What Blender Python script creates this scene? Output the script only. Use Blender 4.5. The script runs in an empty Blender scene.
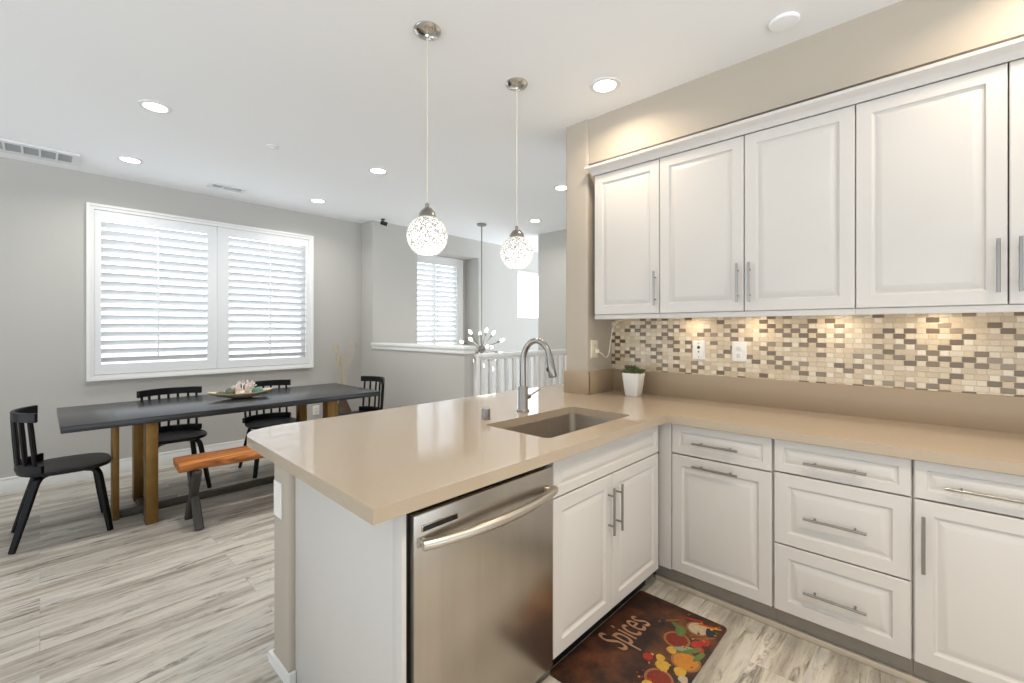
import bpy, bmesh, math, random
from mathutils import Vector, Matrix
R = math.radians
scene = bpy.context.scene
COL = scene.collection

# ------------------------------------------------------------------ camera
cam_d = bpy.data.cameras.new('camera')
cam = bpy.data.objects.new('camera', cam_d); COL.objects.link(cam)
cam.location = (0, 0, 1.355)
cam.rotation_euler = (R(90), 0, R(43.37 - 90))
cam_d.sensor_fit = 'HORIZONTAL'; cam_d.sensor_width = 36.0
cam_d.lens = 36.0 * 446.0 / 1024.0
cam_d.shift_y = -(341.5 - 329.2) / 1024.0
cam_d.clip_start = 0.02
scene.camera = cam

# ------------------------------------------------------------------ daylight and exposure
world = bpy.data.worlds.new('daylight'); scene.world = world
world.use_nodes = True
wb = world.node_tree.nodes['Background']
SKY_BACK, SKY_FRONT, GROUND_FILL = 0.7, 3.0, 2.9     # soft sky, bright sunward sky (+Y), added glow below the horizon lifting the ceiling
def build_sky():
    t = world.node_tree; n = t.nodes; l = t.links
    tc = n.new('ShaderNodeTexCoord'); sp = n.new('ShaderNodeSeparateXYZ'); l.new(tc.outputs['Generated'], sp.inputs[0])
    fr = n.new('ShaderNodeMapRange'); fr.inputs[1].default_value = 0.15; fr.inputs[2].default_value = 0.7
    fr.inputs[3].default_value = SKY_BACK; fr.inputs[4].default_value = SKY_FRONT; l.new(sp.outputs[1], fr.inputs[0])
    gr = n.new('ShaderNodeMapRange'); gr.inputs[1].default_value = 0.15; gr.inputs[2].default_value = 0.7
    gr.inputs[3].default_value = GROUND_FILL; gr.inputs[4].default_value = SKY_FRONT*0.7; l.new(sp.outputs[1], gr.inputs[0])
    hz = n.new('ShaderNodeMapRange'); hz.inputs[1].default_value = -0.06; hz.inputs[2].default_value = 0.06; l.new(sp.outputs[2], hz.inputs[0])
    mx = n.new('ShaderNodeMix'); mx.data_type = 'FLOAT'
    l.new(hz.outputs[0], mx.inputs[0]); l.new(gr.outputs[0], mx.inputs[2]); l.new(fr.outputs[0], mx.inputs[3])
    l.new(mx.outputs[0], wb.inputs[1])
    wb.inputs[0].default_value = (0.86, 0.935, 1.0, 1)
build_sky()
scene.view_settings.view_transform = 'Standard'
scene.view_settings.look = 'None'
scene.view_settings.exposure = 0.15
scene.view_settings.gamma = 1.0
scene.view_settings.use_curve_mapping = False

# ------------------------------------------------------------------ materials
def lin(c):
    return tuple(((v/255.0)/12.92 if v/255.0 <= 0.04045 else ((v/255.0+0.055)/1.055)**2.4) for v in c)
class NT:
    def __init__(s, m):
        s.m = m; s.t = m.node_tree; s.n = s.t.nodes; s.l = s.t.links
    def node(s, typ, **kw):
        n = s.n.new(typ)
        for k, v in kw.items(): setattr(n, k, v)
        return n
    def link(s, a, b): s.l.new(a, b)
    def math(s, op, a, b=None, c=None):
        n = s.n.new('ShaderNodeMath'); n.operation = op
        for i, v in enumerate((a, b, c)):
            if v is None: continue
            if isinstance(v, (int, float)): n.inputs[i].default_value = v
            else: s.l.new(v, n.inputs[i])
        return n.outputs[0]
def mat(name, rgb, rough=0.5, metal=0.0, spec=0.5, bump=0.0, bscale=60.0, var=0.0, coat=0.0, stretch=None, vscale=None):
    m = bpy.data.materials.new(name); m.use_nodes = True
    t = NT(m); p = t.n['Principled BSDF']
    c = lin(rgb) + (1,)
    p.inputs['Base Color'].default_value = c
    p.inputs['Roughness'].default_value = rough
    p.inputs['Metallic'].default_value = metal
    p.inputs['Specular IOR Level'].default_value = spec
    p.inputs['Coat Weight'].default_value = coat
    if bump or var:
        tc = t.node('ShaderNodeTexCoord'); mp = t.node('ShaderNodeMapping')
        if stretch: mp.inputs['Scale'].default_value = stretch
        t.link(tc.outputs['Object'], mp.inputs[0])
        nz = t.node('ShaderNodeTexNoise'); nz.inputs['Scale'].default_value = bscale; nz.inputs['Detail'].default_value = 4
        t.link(mp.outputs[0], nz.inputs['Vector'])
        if bump:
            b = t.node('ShaderNodeBump'); b.inputs['Strength'].default_value = bump; b.inputs['Distance'].default_value = 0.002
            t.link(nz.outputs[0], b.inputs['Height']); t.link(b.outputs[0], p.inputs['Normal'])
        if var:
            n2 = nz
            if vscale:
                n2 = t.node('ShaderNodeTexNoise'); n2.inputs['Scale'].default_value = vscale; n2.inputs['Detail'].default_value = 5
                t.link(mp.outputs[0], n2.inputs['Vector'])
            rp = t.node('ShaderNodeValToRGB')
            rp.color_ramp.elements[0].position = 0.3; rp.color_ramp.elements[1].position = 0.7
            rp.color_ramp.elements[0].color = tuple(v*(1-var) for v in c[:3]) + (1,)
            rp.color_ramp.elements[1].color = tuple(min(1, v*(1+var)) for v in c[:3]) + (1,)
            t.link(n2.outputs[0], rp.inputs[0]); t.link(rp.outputs[0], p.inputs['Base Color'])
    return m
def emis(name, rgb, strength):
    m = bpy.data.materials.new(name); m.use_nodes = True
    p = m.node_tree.nodes['Principled BSDF']
    p.inputs['Base Color'].default_value = (0.9, 0.9, 0.9, 1)
    p.inputs['Emission Color'].default_value = lin(rgb) + (1,)
    p.inputs['Emission Strength'].default_value = strength
    return m

M = {}
M['wall'] = mat('wall_paint_greige', (185, 182, 176), 0.75, bump=0.12, bscale=160)
M['wall_k'] = mat('wall_paint_kitchen', (181, 170, 155), 0.7, bump=0.15, bscale=140)
M['ceil'] = mat('ceiling_paint', (243, 244, 245), 0.85, bump=0.08, bscale=150)
M['trim'] = mat('white_trim_paint', (230, 229, 226), 0.4, var=0.01)
M['cab'] = mat('cabinet_white', (206, 201, 195), 0.38, var=0.012, bscale=3)
M['cabin'] = mat('cabinet_inside', (190, 184, 174), 0.6, var=0.02)
M['shoe'] = mat('beige_shoe_moulding', (190, 178, 160), 0.5, var=0.02)
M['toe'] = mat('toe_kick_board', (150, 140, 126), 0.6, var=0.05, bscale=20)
M['quartz'] = mat('tan_quartz', (180, 163, 142), 0.06, spec=0.8, var=0.025, bscale=260)
M['quartz_s'] = mat('dimmed_tan_quartz', (166, 146, 120), 0.32, spec=0.4, var=0.025, bscale=260)  # same stone as the slab; its weaker light is painted in as darker
M['steel'] = mat('brushed_stainless', (186, 180, 172), 0.26, 1.0, bump=0.03, bscale=30, var=0.04, stretch=(1, 1, 0.04))
M['sinksteel'] = mat('sink_stainless', (186, 176, 164), 0.42, 1.0, bump=0.02, bscale=40, var=0.05, stretch=(1, 0.05, 1))
M['nickel'] = mat('brushed_nickel', (150, 147, 142), 0.28, 1.0, var=0.04, bscale=50)
M['handle'] = mat('satin_steel_handle', (206, 200, 190), 0.3, 1.0, var=0.02, bscale=30)
M['chrome'] = mat('polished_nickel', (200, 198, 194), 0.1, 1.0, var=0.02, bscale=30)
M['blackgap'] = mat('black_plastic', (14, 13, 13), 0.35, var=0.1)
M['chair'] = mat('black_lacquer_wood', (11, 11, 12), 0.4, spec=0.3, bump=0.05, bscale=50, var=0.2, stretch=(1, 1, 0.2))
M['brass'] = mat('antique_brass_legs', (134, 104, 56), 0.42, 0.75, var=0.1, bscale=14)
M['iron'] = mat('dark_iron', (78, 72, 64), 0.5, 0.3, var=0.15, bscale=20)
M['outlet'] = mat('outlet_white', (236, 233, 226), 0.35, var=0.01)
M['outlet_ivory'] = mat('outlet_ivory', (232, 222, 196), 0.35, var=0.01)
M['hole'] = mat('outlet_slot', (30, 28, 26), 0.5, var=0.1)
M['pot'] = mat('white_ceramic', (236, 233, 228), 0.25, var=0.01)
M['soil'] = mat('soil', (58, 44, 32), 0.9, bump=0.6, bscale=120, var=0.3)
M['leaf'] = mat('succulent_leaf', (88, 104, 56), 0.5, var=0.35, bscale=40)
M['leafd'] = mat('reddish_leaf', (104, 84, 62), 0.5, var=0.3, bscale=40)
M['leafl'] = mat('pale_leaf', (138, 150, 96), 0.5, var=0.25, bscale=40)
M['louver'] = mat('shutter_white', (226, 227, 227), 0.4, var=0.008)
M['ventw'] = mat('vent_white_metal', (226, 227, 228), 0.45, var=0.01)
M['ventg'] = mat('vent_shadow_grey', (122, 124, 126), 0.7, var=0.08)
M['ventm'] = mat('vent_mid_grey', (172, 174, 177), 0.6, var=0.02)
M['lens'] = emis('lamp_lens', (255, 250, 240), 12.0)
M['bulb'] = emis('frosted_bulb', (255, 252, 248), 4.0)
M['wicker'] = mat('dark_wicker', (74, 56, 42), 0.7, bump=0.9, bscale=70, var=0.45)
M['straw'] = mat('dry_stem', (188, 170, 138), 0.8, var=0.15, bscale=30)
M['coral'] = mat('white_coral', (232, 220, 214), 0.7, bump=0.5, bscale=150, var=0.06)
M['shell'] = mat('pale_shell', (214, 200, 180), 0.5, var=0.12, bscale=60)
M['stone'] = mat('grey_moss_ball', (96, 100, 86), 0.8, bump=0.9, bscale=90, var=0.45)
M['teal'] = mat('teal_mossy_ball', (88, 128, 116), 0.7, bump=0.9, bscale=90, var=0.4)
M['bowlw'] = mat('carved_wood_bowl', (200, 182, 150), 0.5, var=0.16, bscale=14, stretch=(0.4, 3, 3))
M['cord'] = mat('white_cord', (226, 214, 190), 0.5, var=0.01)
M['red'] = mat('indicator_dark', (40, 30, 28), 0.4, var=0.05)

def floor_material():
    m = bpy.data.materials.new('weathered_plank_floor'); m.use_nodes = True
    t = NT(m); p = t.n['Principled BSDF']
    tc = t.node('ShaderNodeTexCoord')
    br = t.node('ShaderNodeTexBrick'); br.offset = 0.37; br.squash = 1.0
    br.inputs['Scale'].default_value = 1.0
    br.inputs['Brick Width'].default_value = 1.22; br.inputs['Row Height'].default_value = 0.182
    br.inputs['Mortar Size'].default_value = 0.0012; br.inputs['Mortar Smooth'].default_value = 0.2
    br.inputs['Color1'].default_value = (0, 0, 0, 1); br.inputs['Color2'].default_value = (1, 1, 1, 1)
    br.inputs['Mortar'].default_value = (0.5, 0.5, 0.5, 1)
    t.link(tc.outputs['Object'], br.inputs['Vector'])
    sepb = t.node('ShaderNodeSeparateColor'); t.link(br.outputs['Color'], sepb.inputs[0])
    # offset the grain from plank to plank
    off = t.node('ShaderNodeCombineXYZ')
    t.link(t.math('MULTIPLY', sepb.outputs[0], 7.3), off.inputs[0]); t.link(t.math('MULTIPLY', sepb.outputs[0], 3.1), off.inputs[2])
    add = t.node('ShaderNodeVectorMath', operation='ADD')
    t.link(tc.outputs['Object'], add.inputs[0]); t.link(off.outputs[0], add.inputs[1])
    def noise(sc, stretch, det=6, rough=0.6, dist=0.0):
        mp = t.node('ShaderNodeMapping'); mp.inputs['Scale'].default_value = stretch
        t.link(add.outputs[0], mp.inputs[0])
        n = t.node('ShaderNodeTexNoise'); n.inputs['Scale'].default_value = sc; n.inputs['Detail'].default_value = det
        n.inputs['Roughness'].default_value = rough; n.inputs['Distortion'].default_value = dist
        t.link(mp.outputs[0], n.inputs['Vector']); return n.outputs[0]
    fine = noise(7, (1.3, 8, 1), 8, 0.7, 0.5)
    broad = noise(1.5, (0.4, 5.5, 1), 6, 0.6, 0.3)
    dark = noise(2.6, (1.1, 7.5, 1), 9, 0.72, 0.9)
    def ramp(src, stops):
        r = t.node('ShaderNodeValToRGB'); e = r.color_ramp.elements
        while len(e) < len(stops): e.new(0.5)
        for i, (pos, c) in enumerate(stops):
            e[i].position = pos; e[i].color = lin(c) + (1,)
        t.link(src, r.inputs[0]); return r.outputs[0]
    base = ramp(broad, [(0.30, (118, 109, 98)), (0.42, (160, 151, 138)), (0.54, (206, 199, 187)), (0.72, (176, 174, 170))])
    fn = ramp(fine, [(0.30, (106, 96, 84)), (0.47, (190, 182, 170)), (0.7, (220, 215, 206))])
    mx = t.node('ShaderNodeMix', data_type='RGBA'); mx.inputs[0].default_value = 0.30
    t.link(base, mx.inputs[6]); t.link(fn, mx.inputs[7])
    dm = t.node('ShaderNodeMapRange'); dm.inputs[1].default_value = 0.54; dm.inputs[2].default_value = 0.65
    dm.inputs[3].default_value = 0.0; dm.inputs[4].default_value = 0.75; t.link(dark, dm.inputs[0])
    mx2 = t.node('ShaderNodeMix', data_type='RGBA'); t.link(dm.outputs[0], mx2.inputs[0])
    t.link(mx.outputs[2], mx2.inputs[6]); mx2.inputs[7].default_value = lin((78, 68, 58)) + (1,)
    # plank tone and seam
    tone = t.node('ShaderNodeMapRange'); tone.inputs[3].default_value = 0.90; tone.inputs[4].default_value = 1.07
    t.link(sepb.outputs[0], tone.inputs[0])
    seam = t.math('SUBTRACT', 1.0, t.math('MULTIPLY', br.outputs['Fac'], 0.25))
    val = t.math('MULTIPLY', tone.outputs[0], seam)
    vm = t.node('ShaderNodeVectorMath', operation='SCALE')
    t.link(mx2.outputs[2], vm.inputs[0]); t.link(val, vm.inputs['Scale'])
    t.link(vm.outputs[0], p.inputs['Base Color'])
    p.inputs['Roughness'].default_value = 0.38
    b = t.node('ShaderNodeBump'); b.inputs['Strength'].default_value = 0.12; b.inputs['Distance'].default_value = 0.002
    t.link(fine, b.inputs['Height']); t.link(b.outputs[0], p.inputs['Normal'])
    return m
M['floor'] = floor_material()

def tile_material():
    # mosaic: rows 25.7 mm high; each row repeats a long glass brick and a short stone tile, staggered by half a period
    m = bpy.data.materials.new('glass_stone_mosaic'); m.use_nodes = True
    t = NT(m); p = t.n['Principled BSDF']
    tc = t.node('ShaderNodeTexCoord'); sp = t.node('ShaderNodeSeparateXYZ')
    t.link(tc.outputs['Object'], sp.inputs[0])
    row_h, per, frac = 0.0257, 0.0785, 0.60
    rz = t.math('DIVIDE', t.math('ADD', sp.outputs[2], 10.0), row_h)
    row = t.math('FLOOR', rz); fz = t.math('FRACT', rz)
    half = t.math('MULTIPLY', t.math('MODULO', row, 2.0), 0.5)
    ry = t.math('ADD', t.math('DIVIDE', t.math('ADD', sp.outputs[1], 20.0), per), half)
    colm = t.math('FLOOR', ry); fy = t.math('FRACT', ry)
    is_sq = t.math('GREATER_THAN', fy, frac)
    cid = t.node('ShaderNodeCombineXYZ'); t.link(colm, cid.inputs[0]); t.link(row, cid.inputs[1]); t.link(is_sq, cid.inputs[2])
    wn = t.node('ShaderNodeTexWhiteNoise', noise_dimensions='3D'); t.link(cid.outputs[0], wn.inputs['Vector'])
    def cramp(stops):
        r = t.node('ShaderNodeValToRGB'); r.color_ramp.interpolation = 'CONSTANT'; e = r.color_ramp.elements
        while len(e) < len(stops): e.new(0.5)
        for i, (pos, c) in enumerate(stops): e[i].position = pos; e[i].color = lin(c) + (1,)
        t.link(wn.outputs['Value'], r.inputs[0]); return r.outputs[0]
    cb = cramp([(0, (110, 90, 66)), (0.20, (126, 106, 82)), (0.36, (146, 128, 104)), (0.44, (206, 186, 156)), (0.66, (214, 198, 172)), (0.84, (196, 176, 148))])
    cs = cramp([(0, (226, 212, 188)), (0.3, (208, 188, 158)), (0.6, (218, 202, 176)), (0.85, (198, 178, 150))])
    mx = t.node('ShaderNodeMix', data_type='RGBA'); t.link(is_sq, mx.inputs[0]); t.link(cb, mx.inputs[6]); t.link(cs, mx.inputs[7])
    # grout lines
    g = 0.0012
    ez = t.math('MULTIPLY', t.math('MINIMUM', fz, t.math('SUBTRACT', 1.0, fz)), row_h)
    e1 = t.math('MINIMUM', fy, t.math('SUBTRACT', 1.0, fy))
    e2 = t.math('ABSOLUTE', t.math('SUBTRACT', fy, frac))
    ey = t.math('MULTIPLY', t.math('MINIMUM', e1, e2), per)
    ed = t.math('MINIMUM', ez, ey)
    gr = t.math('LESS_THAN', ed, g)
    mg = t.node('ShaderNodeMix', data_type='RGBA'); t.link(gr, mg.inputs[0]); t.link(mx.outputs[2], mg.inputs[6])
    mg.inputs[7].default_value = lin((196, 180, 154)) + (1,)
    nz = t.node('ShaderNodeTexNoise'); nz.inputs['Scale'].default_value = 90; nz.inputs['Detail'].default_value = 4
    t.link(tc.outputs['Object'], nz.inputs['Vector'])
    nm = t.node('ShaderNodeMapRange'); nm.inputs[3].default_value = 0.88; nm.inputs[4].default_value = 1.1; t.link(nz.outputs[0], nm.inputs[0])
    vs = t.node('ShaderNodeVectorMath', operation='SCALE'); t.link(mg.outputs[2], vs.inputs[0]); t.link(nm.outputs[0], vs.inputs['Scale'])
    t.link(vs.outputs[0], p.inputs['Base Color'])
    rg = t.math('ADD', 0.18, t.math('MULTIPLY', gr, 0.5)); t.link(rg, p.inputs['Roughness'])
    bm_ = t.node('ShaderNodeBump'); bm_.inputs['Strength'].default_value = 0.5; bm_.inputs['Distance'].default_value = 0.002
    t.link(t.math('MINIMUM', ed, 0.003), bm_.inputs['Height']); bm_.inputs['Distance'].default_value = 0.6
    t.link(bm_.outputs[0], p.inputs['Normal'])
    return m
M['tile'] = tile_material()

def wood_material(name, c1, c2, c3, stretch, scale, rough):
    m = bpy.data.materials.new(name); m.use_nodes = True
    t = NT(m); p = t.n['Principled BSDF']
    tc = t.node('ShaderNodeTexCoord'); mp = t.node('ShaderNodeMapping'); mp.inputs['Scale'].default_value = stretch
    t.link(tc.outputs['Object'], mp.inputs[0])
    n = t.node('ShaderNodeTexNoise'); n.inputs['Scale'].default_value = scale; n.inputs['Detail'].default_value = 7; n.inputs['Distortion'].default_value = 0.6
    t.link(mp.outputs[0], n.inputs['Vector'])
    r = t.node('ShaderNodeValToRGB'); e = r.color_ramp.elements; e.new(0.5)
    for i, (pos, c) in enumerate(((0.32, c1), (0.5, c2), (0.68, c3))): e[i].position = pos; e[i].color = lin(c) + (1,)
    t.link(n.outputs[0], r.inputs[0]); t.link(r.outputs[0], p.inputs['Base Color'])
    p.inputs['Roughness'].default_value = rough
    b = t.node('ShaderNodeBump'); b.inputs['Strength'].default_value = 0.25; b.inputs['Distance'].default_value = 0.002
    t.link(n.outputs[0], b.inputs['Height']); t.link(b.outputs[0], p.inputs['Normal'])
    return m
M['tablewood'] = wood_material('charcoal_table_wood', (26, 26, 28), (38, 39, 42), (56, 58, 62), (0.5, 8, 8), 4, 0.24)
M['benchwood'] = wood_material('amber_live_edge_wood', (112, 62, 28), (180, 108, 50), (208, 140, 76), (0.6, 7, 7), 5, 0.38)
M['benchleg'] = mat('dark_bench_leg', (58, 55, 52), 0.5, var=0.2, bscale=20)

def pane_material():
    m = bpy.data.materials.new('window_glass'); m.use_nodes = True
    t = NT(m); t.n.remove(t.n['Principled BSDF']); out = t.n['Material Output']
    tr = t.node('ShaderNodeBsdfTransparent'); gl = t.node('ShaderNodeBsdfGlossy'); gl.inputs['Roughness'].default_value = 0.02
    mx = t.node('ShaderNodeMixShader'); mx.inputs[0].default_value = 0.05
    t.link(tr.outputs[0], mx.inputs[1]); t.link(gl.outputs[0], mx.inputs[2])
    t.link(mx.outputs[0], out.inputs[0]); return m
M['pane'] = pane_material()

def globe_material():
    # crackled mosaic glass: milky flakes between dark silvery cracks
    m = bpy.data.materials.new('crackle_mosaic_glass'); m.use_nodes = True
    t = NT(m); p = t.n['Principled BSDF']; out = t.n['Material Output']
    tc = t.node('ShaderNodeTexCoord')
    nz = t.node('ShaderNodeTexNoise'); nz.inputs['Scale'].default_value = 40
    t.link(tc.outputs['Object'], nz.inputs['Vector'])
    vo = t.node('ShaderNodeTexVoronoi', feature='F1'); vo.inputs['Scale'].default_value = 210
    vo.inputs['Randomness'].default_value = 1.0
    t.link(tc.outputs['Object'], vo.inputs['Vector'])
    se = t.node('ShaderNodeSeparateColor'); t.link(vo.outputs['Color'], se.inputs[0])
    sz = t.node('ShaderNodeSeparateXYZ'); t.link(tc.outputs['Object'], sz.inputs[0])
    band = t.node('ShaderNodeMapRange'); t.link(sz.outputs[2], band.inputs[0])
    r = t.node('ShaderNodeValToRGB'); r.color_ramp.interpolation = 'CONSTANT'; e = r.color_ramp.elements; e.new(0.5); e.new(0.6)
    for i, (pos, c) in enumerate(((0, (84, 82, 80)), (0.13, (170, 168, 164)), (0.28, (248, 248, 246)), (0.8, (232, 232, 230)))):
        e[i].position = pos; e[i].color = lin(c) + (1,)
    t.link(se.outputs[0], r.inputs[0])
    t.link(r.outputs[0], p.inputs['Base Color'])
    p.inputs['Roughness'].default_value = 0.15
    tl = t.node('ShaderNodeBsdfTranslucent'); t.link(r.outputs[0], tl.inputs[0])
    mx = t.node('ShaderNodeMixShader'); mx.inputs[0].default_value = 0.6
    t.link(p.outputs[0], mx.inputs[1]); t.link(tl.outputs[0], mx.inputs[2]); t.link(mx.outputs[0], out.inputs[0])
    b = t.node('ShaderNodeBump'); b.inputs['Strength'].default_value = 0.5; b.inputs['Distance'].default_value = 0.004
    t.link(vo.outputs['Distance'], b.inputs['Height']); t.link(b.outputs[0], p.inputs['Normal'])
    return m
M['globe'] = globe_material()

def mat_base_material():
    m = bpy.data.materials.new('printed_mat_ground'); m.use_nodes = True
    t = NT(m); p = t.n['Principled BSDF']; tc = t.node('ShaderNodeTexCoord')
    n = t.node('ShaderNodeTexNoise'); n.inputs['Scale'].default_value = 5.5; n.inputs['Detail'].default_value = 6; n.inputs['Roughness'].default_value = 0.65
    t.link(tc.outputs['Object'], n.inputs['Vector'])
    r = t.node('ShaderNodeValToRGB'); e = r.color_ramp.elements; e.new(0.45); e.new(0.6)
    for i, (pos, c) in enumerate(((0.32, (26, 20, 18)), (0.46, (50, 30, 22)), (0.58, (84, 48, 28)), (0.72, (116, 74, 42)))):
        e[i].position = pos; e[i].color = lin(c) + (1,)
    t.link(n.outputs[0], r.inputs[0]); t.link(r.outputs[0], p.inputs['Base Color'])
    p.inputs['Roughness'].default_value = 0.55
    return m
M['mat'] = mat_base_material()

# ------------------------------------------------------------------ mesh helpers
class B:
    """collects shapes in world coordinates; build() links them as ONE mesh object"""
    def __init__(s): s.bm = bmesh.new(); s.mi = 0
    def _mark(s, faces):
        for f in faces: f.material_index = s.mi
    def box(s, x0, x1, y0, y1, z0, z1, bevel=0.0, seg=2, mtx=None):
        m = Matrix.Translation(((x0+x1)/2, (y0+y1)/2, (z0+z1)/2)) @ Matrix.Diagonal((abs(x1-x0), abs(y1-y0), abs(z1-z0), 1))
        if mtx is not None: m = mtx @ m
        r = bmesh.ops.create_cube(s.bm, size=1.0, matrix=m)
        vs = r['verts']; fs = {f for v in vs for f in v.link_faces}
        if bevel > 0:
            es = list({e for v in vs for e in v.link_edges})
            rr = bmesh.ops.bevel(s.bm, geom=es, offset=bevel, offset_type='OFFSET', segments=seg, profile=0.5, affect='EDGES', clamp_overlap=True)
            fs = {f for f in fs if f.is_valid} | set(rr['faces'])
        s._mark(fs); return s
    def ring(s, pts): return [s.bm.verts.new(p) for p in pts]
    def bridge(s, a, b, closed=True):
        n = len(a); fs = []
        for i in range(n if closed else n-1):
            j = (i+1) % n
            try: fs.append(s.bm.faces.new((a[i], a[j], b[j], b[i])))
            except ValueError: pass
        s._mark(fs)
    def face(s, vs):
        try: f = s.bm.faces.new(vs); s._mark([f])
        except ValueError: pass
    def lathe(s, c, prof, seg=24, axis=None):
        """prof: list of (radius, height); c: centre of the axis"""
        c = Vector(c); rot = Matrix.Identity(3)
        if axis is not None: rot = Vector((0, 0, 1)).rotation_difference(Vector(axis).normalized()).to_matrix()
        prev = None; first = None
        for r, h in prof:
            if r < 1e-6: cur = [s.bm.verts.new(c + rot @ Vector((0, 0, h)))]
            else: cur = s.ring([c + rot @ Vector((r*math.cos(2*math.pi*i/seg), r*math.sin(2*math.pi*i/seg), h)) for i in range(seg)])
            if prev is None: first = cur
            else:
                if len(prev) == 1 and len(cur) > 1:
                    for i in range(seg): s.face((prev[0], cur[i], cur[(i+1) % seg]))
                elif len(cur) == 1 and len(prev) > 1:
                    for i in range(seg): s.face((prev[i], prev[(i+1) % seg], cur[0]))
                elif len(cur) > 1: s.bridge(prev, cur)
            prev = cur
        return s
    def cyl(s, p0, p1, r0, r1=None, seg=12):
        r1 = r0 if r1 is None else r1
        p0 = Vector(p0); p1 = Vector(p1); d = p1-p0
        return s.lathe(p0, [(0, 0), (r0, 0), (r1, d.length), (0, d.length)], seg, d)
    def tube(s, pts, rad, seg=10, flat=None, up=(0, 0, 1)):
        """sweep along a path; rad number or list; flat=(w, t) gives a rectangular section"""
        pts = [Vector(p) for p in pts]; n = len(pts); rings = []
        prevn = None
        for i, p in enumerate(pts):
            t = (pts[min(i+1, n-1)] - pts[max(i-1, 0)]).normalized()
            if prevn is None:
                u = Vector(up)
                if abs(t.dot(u)) > 0.95: u = Vector((1, 0, 0)) if abs(t.x) < 0.9 else Vector((0, 1, 0))
                nrm = (u - t*u.dot(t)).normalized()
            else: nrm = (prevn - t*prevn.dot(t)).normalized()
            prevn = nrm; bi = t.cross(nrm)
            r = rad[i] if isinstance(rad, (list, tuple)) else rad
            if flat:
                w, th = flat[0]/2*r, flat[1]/2*r
                c = min(w, th)*0.35
                sec = [(w-c, th), (w, th-c), (w, -th+c), (w-c, -th), (-w+c, -th), (-w, -th+c), (-w, th-c), (-w+c, th)]
                rings.append(s.ring([p + bi*a + nrm*b for a, b in sec]))
            else:
                rings.append(s.ring([p + (nrm*math.cos(2*math.pi*k/seg) + bi*math.sin(2*math.pi*k/seg))*r for k in range(seg)]))
        for a, b in zip(rings, rings[1:]): s.bridge(a, b)
        s.face(list(reversed(rings[0]))); s.face(rings[-1]); return s
    def sphere(s, c, r, seg=16, rings=10, scale=(1, 1, 1)):
        m = Matrix.Translation(c) @ Matrix.Diagonal((scale[0], scale[1], scale[2], 1))
        rr = bmesh.ops.create_uvsphere(s.bm, u_segments=seg, v_segments=rings, radius=r, matrix=m)
        s._mark({f for v in rr['verts'] for f in v.link_faces}); return s
    def plate(s, outer, holes, fn, t):
        """2-D outline with holes, filled and extruded by t; fn(u, v, n) -> world"""
        loops = [outer] + list(holes); es = []; tmp = bmesh.new()
        for lp in loops:
            vs = [tmp.verts.new((u, v, 0)) for u, v in lp]
            for i in range(len(vs)): es.append(tmp.edges.new((vs[i], vs[(i+1) % len(vs)])))
        r = bmesh.ops.triangle_fill(tmp, use_beauty=True, use_dissolve=False, edges=es)
        fs = [g for g in r['geom'] if isinstance(g, bmesh.types.BMFace)]
        bmesh.ops.recalc_face_normals(tmp, faces=fs)
        tmp.verts.index_update()
        a = [s.bm.verts.new(fn(v.co.x, v.co.y, 0)) for v in tmp.verts]
        b = [s.bm.verts.new(fn(v.co.x, v.co.y, t)) for v in tmp.verts]
        for f in fs:
            s.face([a[v.index] for v in f.verts]); s.face([b[v.index] for v in reversed(f.verts)])
        k = 0
        for lp in loops:
            n = len(lp)
            for i in range(n): s.face((a[k+i], a[k+(i+1) % n], b[k+(i+1) % n], b[k+i]))
            k += n
        tmp.free(); return s
    def build(s, name, mats, parent=None, smooth=35, origin=None):
        bm = s.bm
        bmesh.ops.recalc_face_normals(bm, faces=bm.faces[:])
        if parent is not None:
            o = wloc(parent)
        elif origin is not None: o = Vector(origin)
        else:
            xs = [v.co.x for v in bm.verts]; ys = [v.co.y for v in bm.verts]; zs = [v.co.z for v in bm.verts]
            o = Vector(((min(xs)+max(xs))/2, (min(ys)+max(ys))/2, min(zs)))
        for v in bm.verts: v.co -= o
        me = bpy.data.meshes.new(name); bm.to_mesh(me); bm.free()
        for m in (mats if isinstance(mats, (list, tuple)) else [mats]): me.materials.append(m)
        if smooth:
            me.polygons.foreach_set('use_smooth', [True]*len(me.polygons))
            me.set_sharp_from_angle(angle=R(smooth))
        ob = bpy.data.objects.new(name, me); COL.objects.link(ob)
        if parent is not None: ob.parent = parent
        else: ob.location = o
        return ob
def wloc(o):
    v = Vector(o.location)
    while o.parent is not None:
        o = o.parent; v += Vector(o.location)
    return v
def tag(o, label, cat, group=None):
    o['label'] = label; o['category'] = cat
    if group: o['group'] = group
    return o
def thing(name, label, cat, loc, group=None):
    o = bpy.data.objects.new(name, None); COL.objects.link(o); o.location = loc
    o.empty_display_size = 0.1
    return tag(o, label, cat, group)
def struct(o): o['kind'] = 'structure'; return o
def structroot(name, loc):
    o = bpy.data.objects.new(name, None); COL.objects.link(o); o.location = loc; return struct(o)
def copy_tree(src, parent=None):
    c = src.copy(); COL.objects.link(c)
    if parent is not None: c.parent = parent
    for ch in list(src.children): copy_tree(ch, c)
    return c
def dup(src, loc, label, rz=None):
    c = copy_tree(src); c.location = loc; c['label'] = label
    if rz is not None: c.rotation_euler = (0, 0, rz)
    return c
def rrect(x0, x1, y0, y1, r, n=6):
    pts = []
    for cx, cy, a in ((x1-r, y1-r, 0), (x0+r, y1-r, 90), (x0+r, y0+r, 180), (x1-r, y0+r, 270)):
        for i in range(n+1):
            t = R(a + 90*i/n); pts.append((cx + r*math.cos(t), cy + r*math.sin(t)))
    return pts
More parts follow.
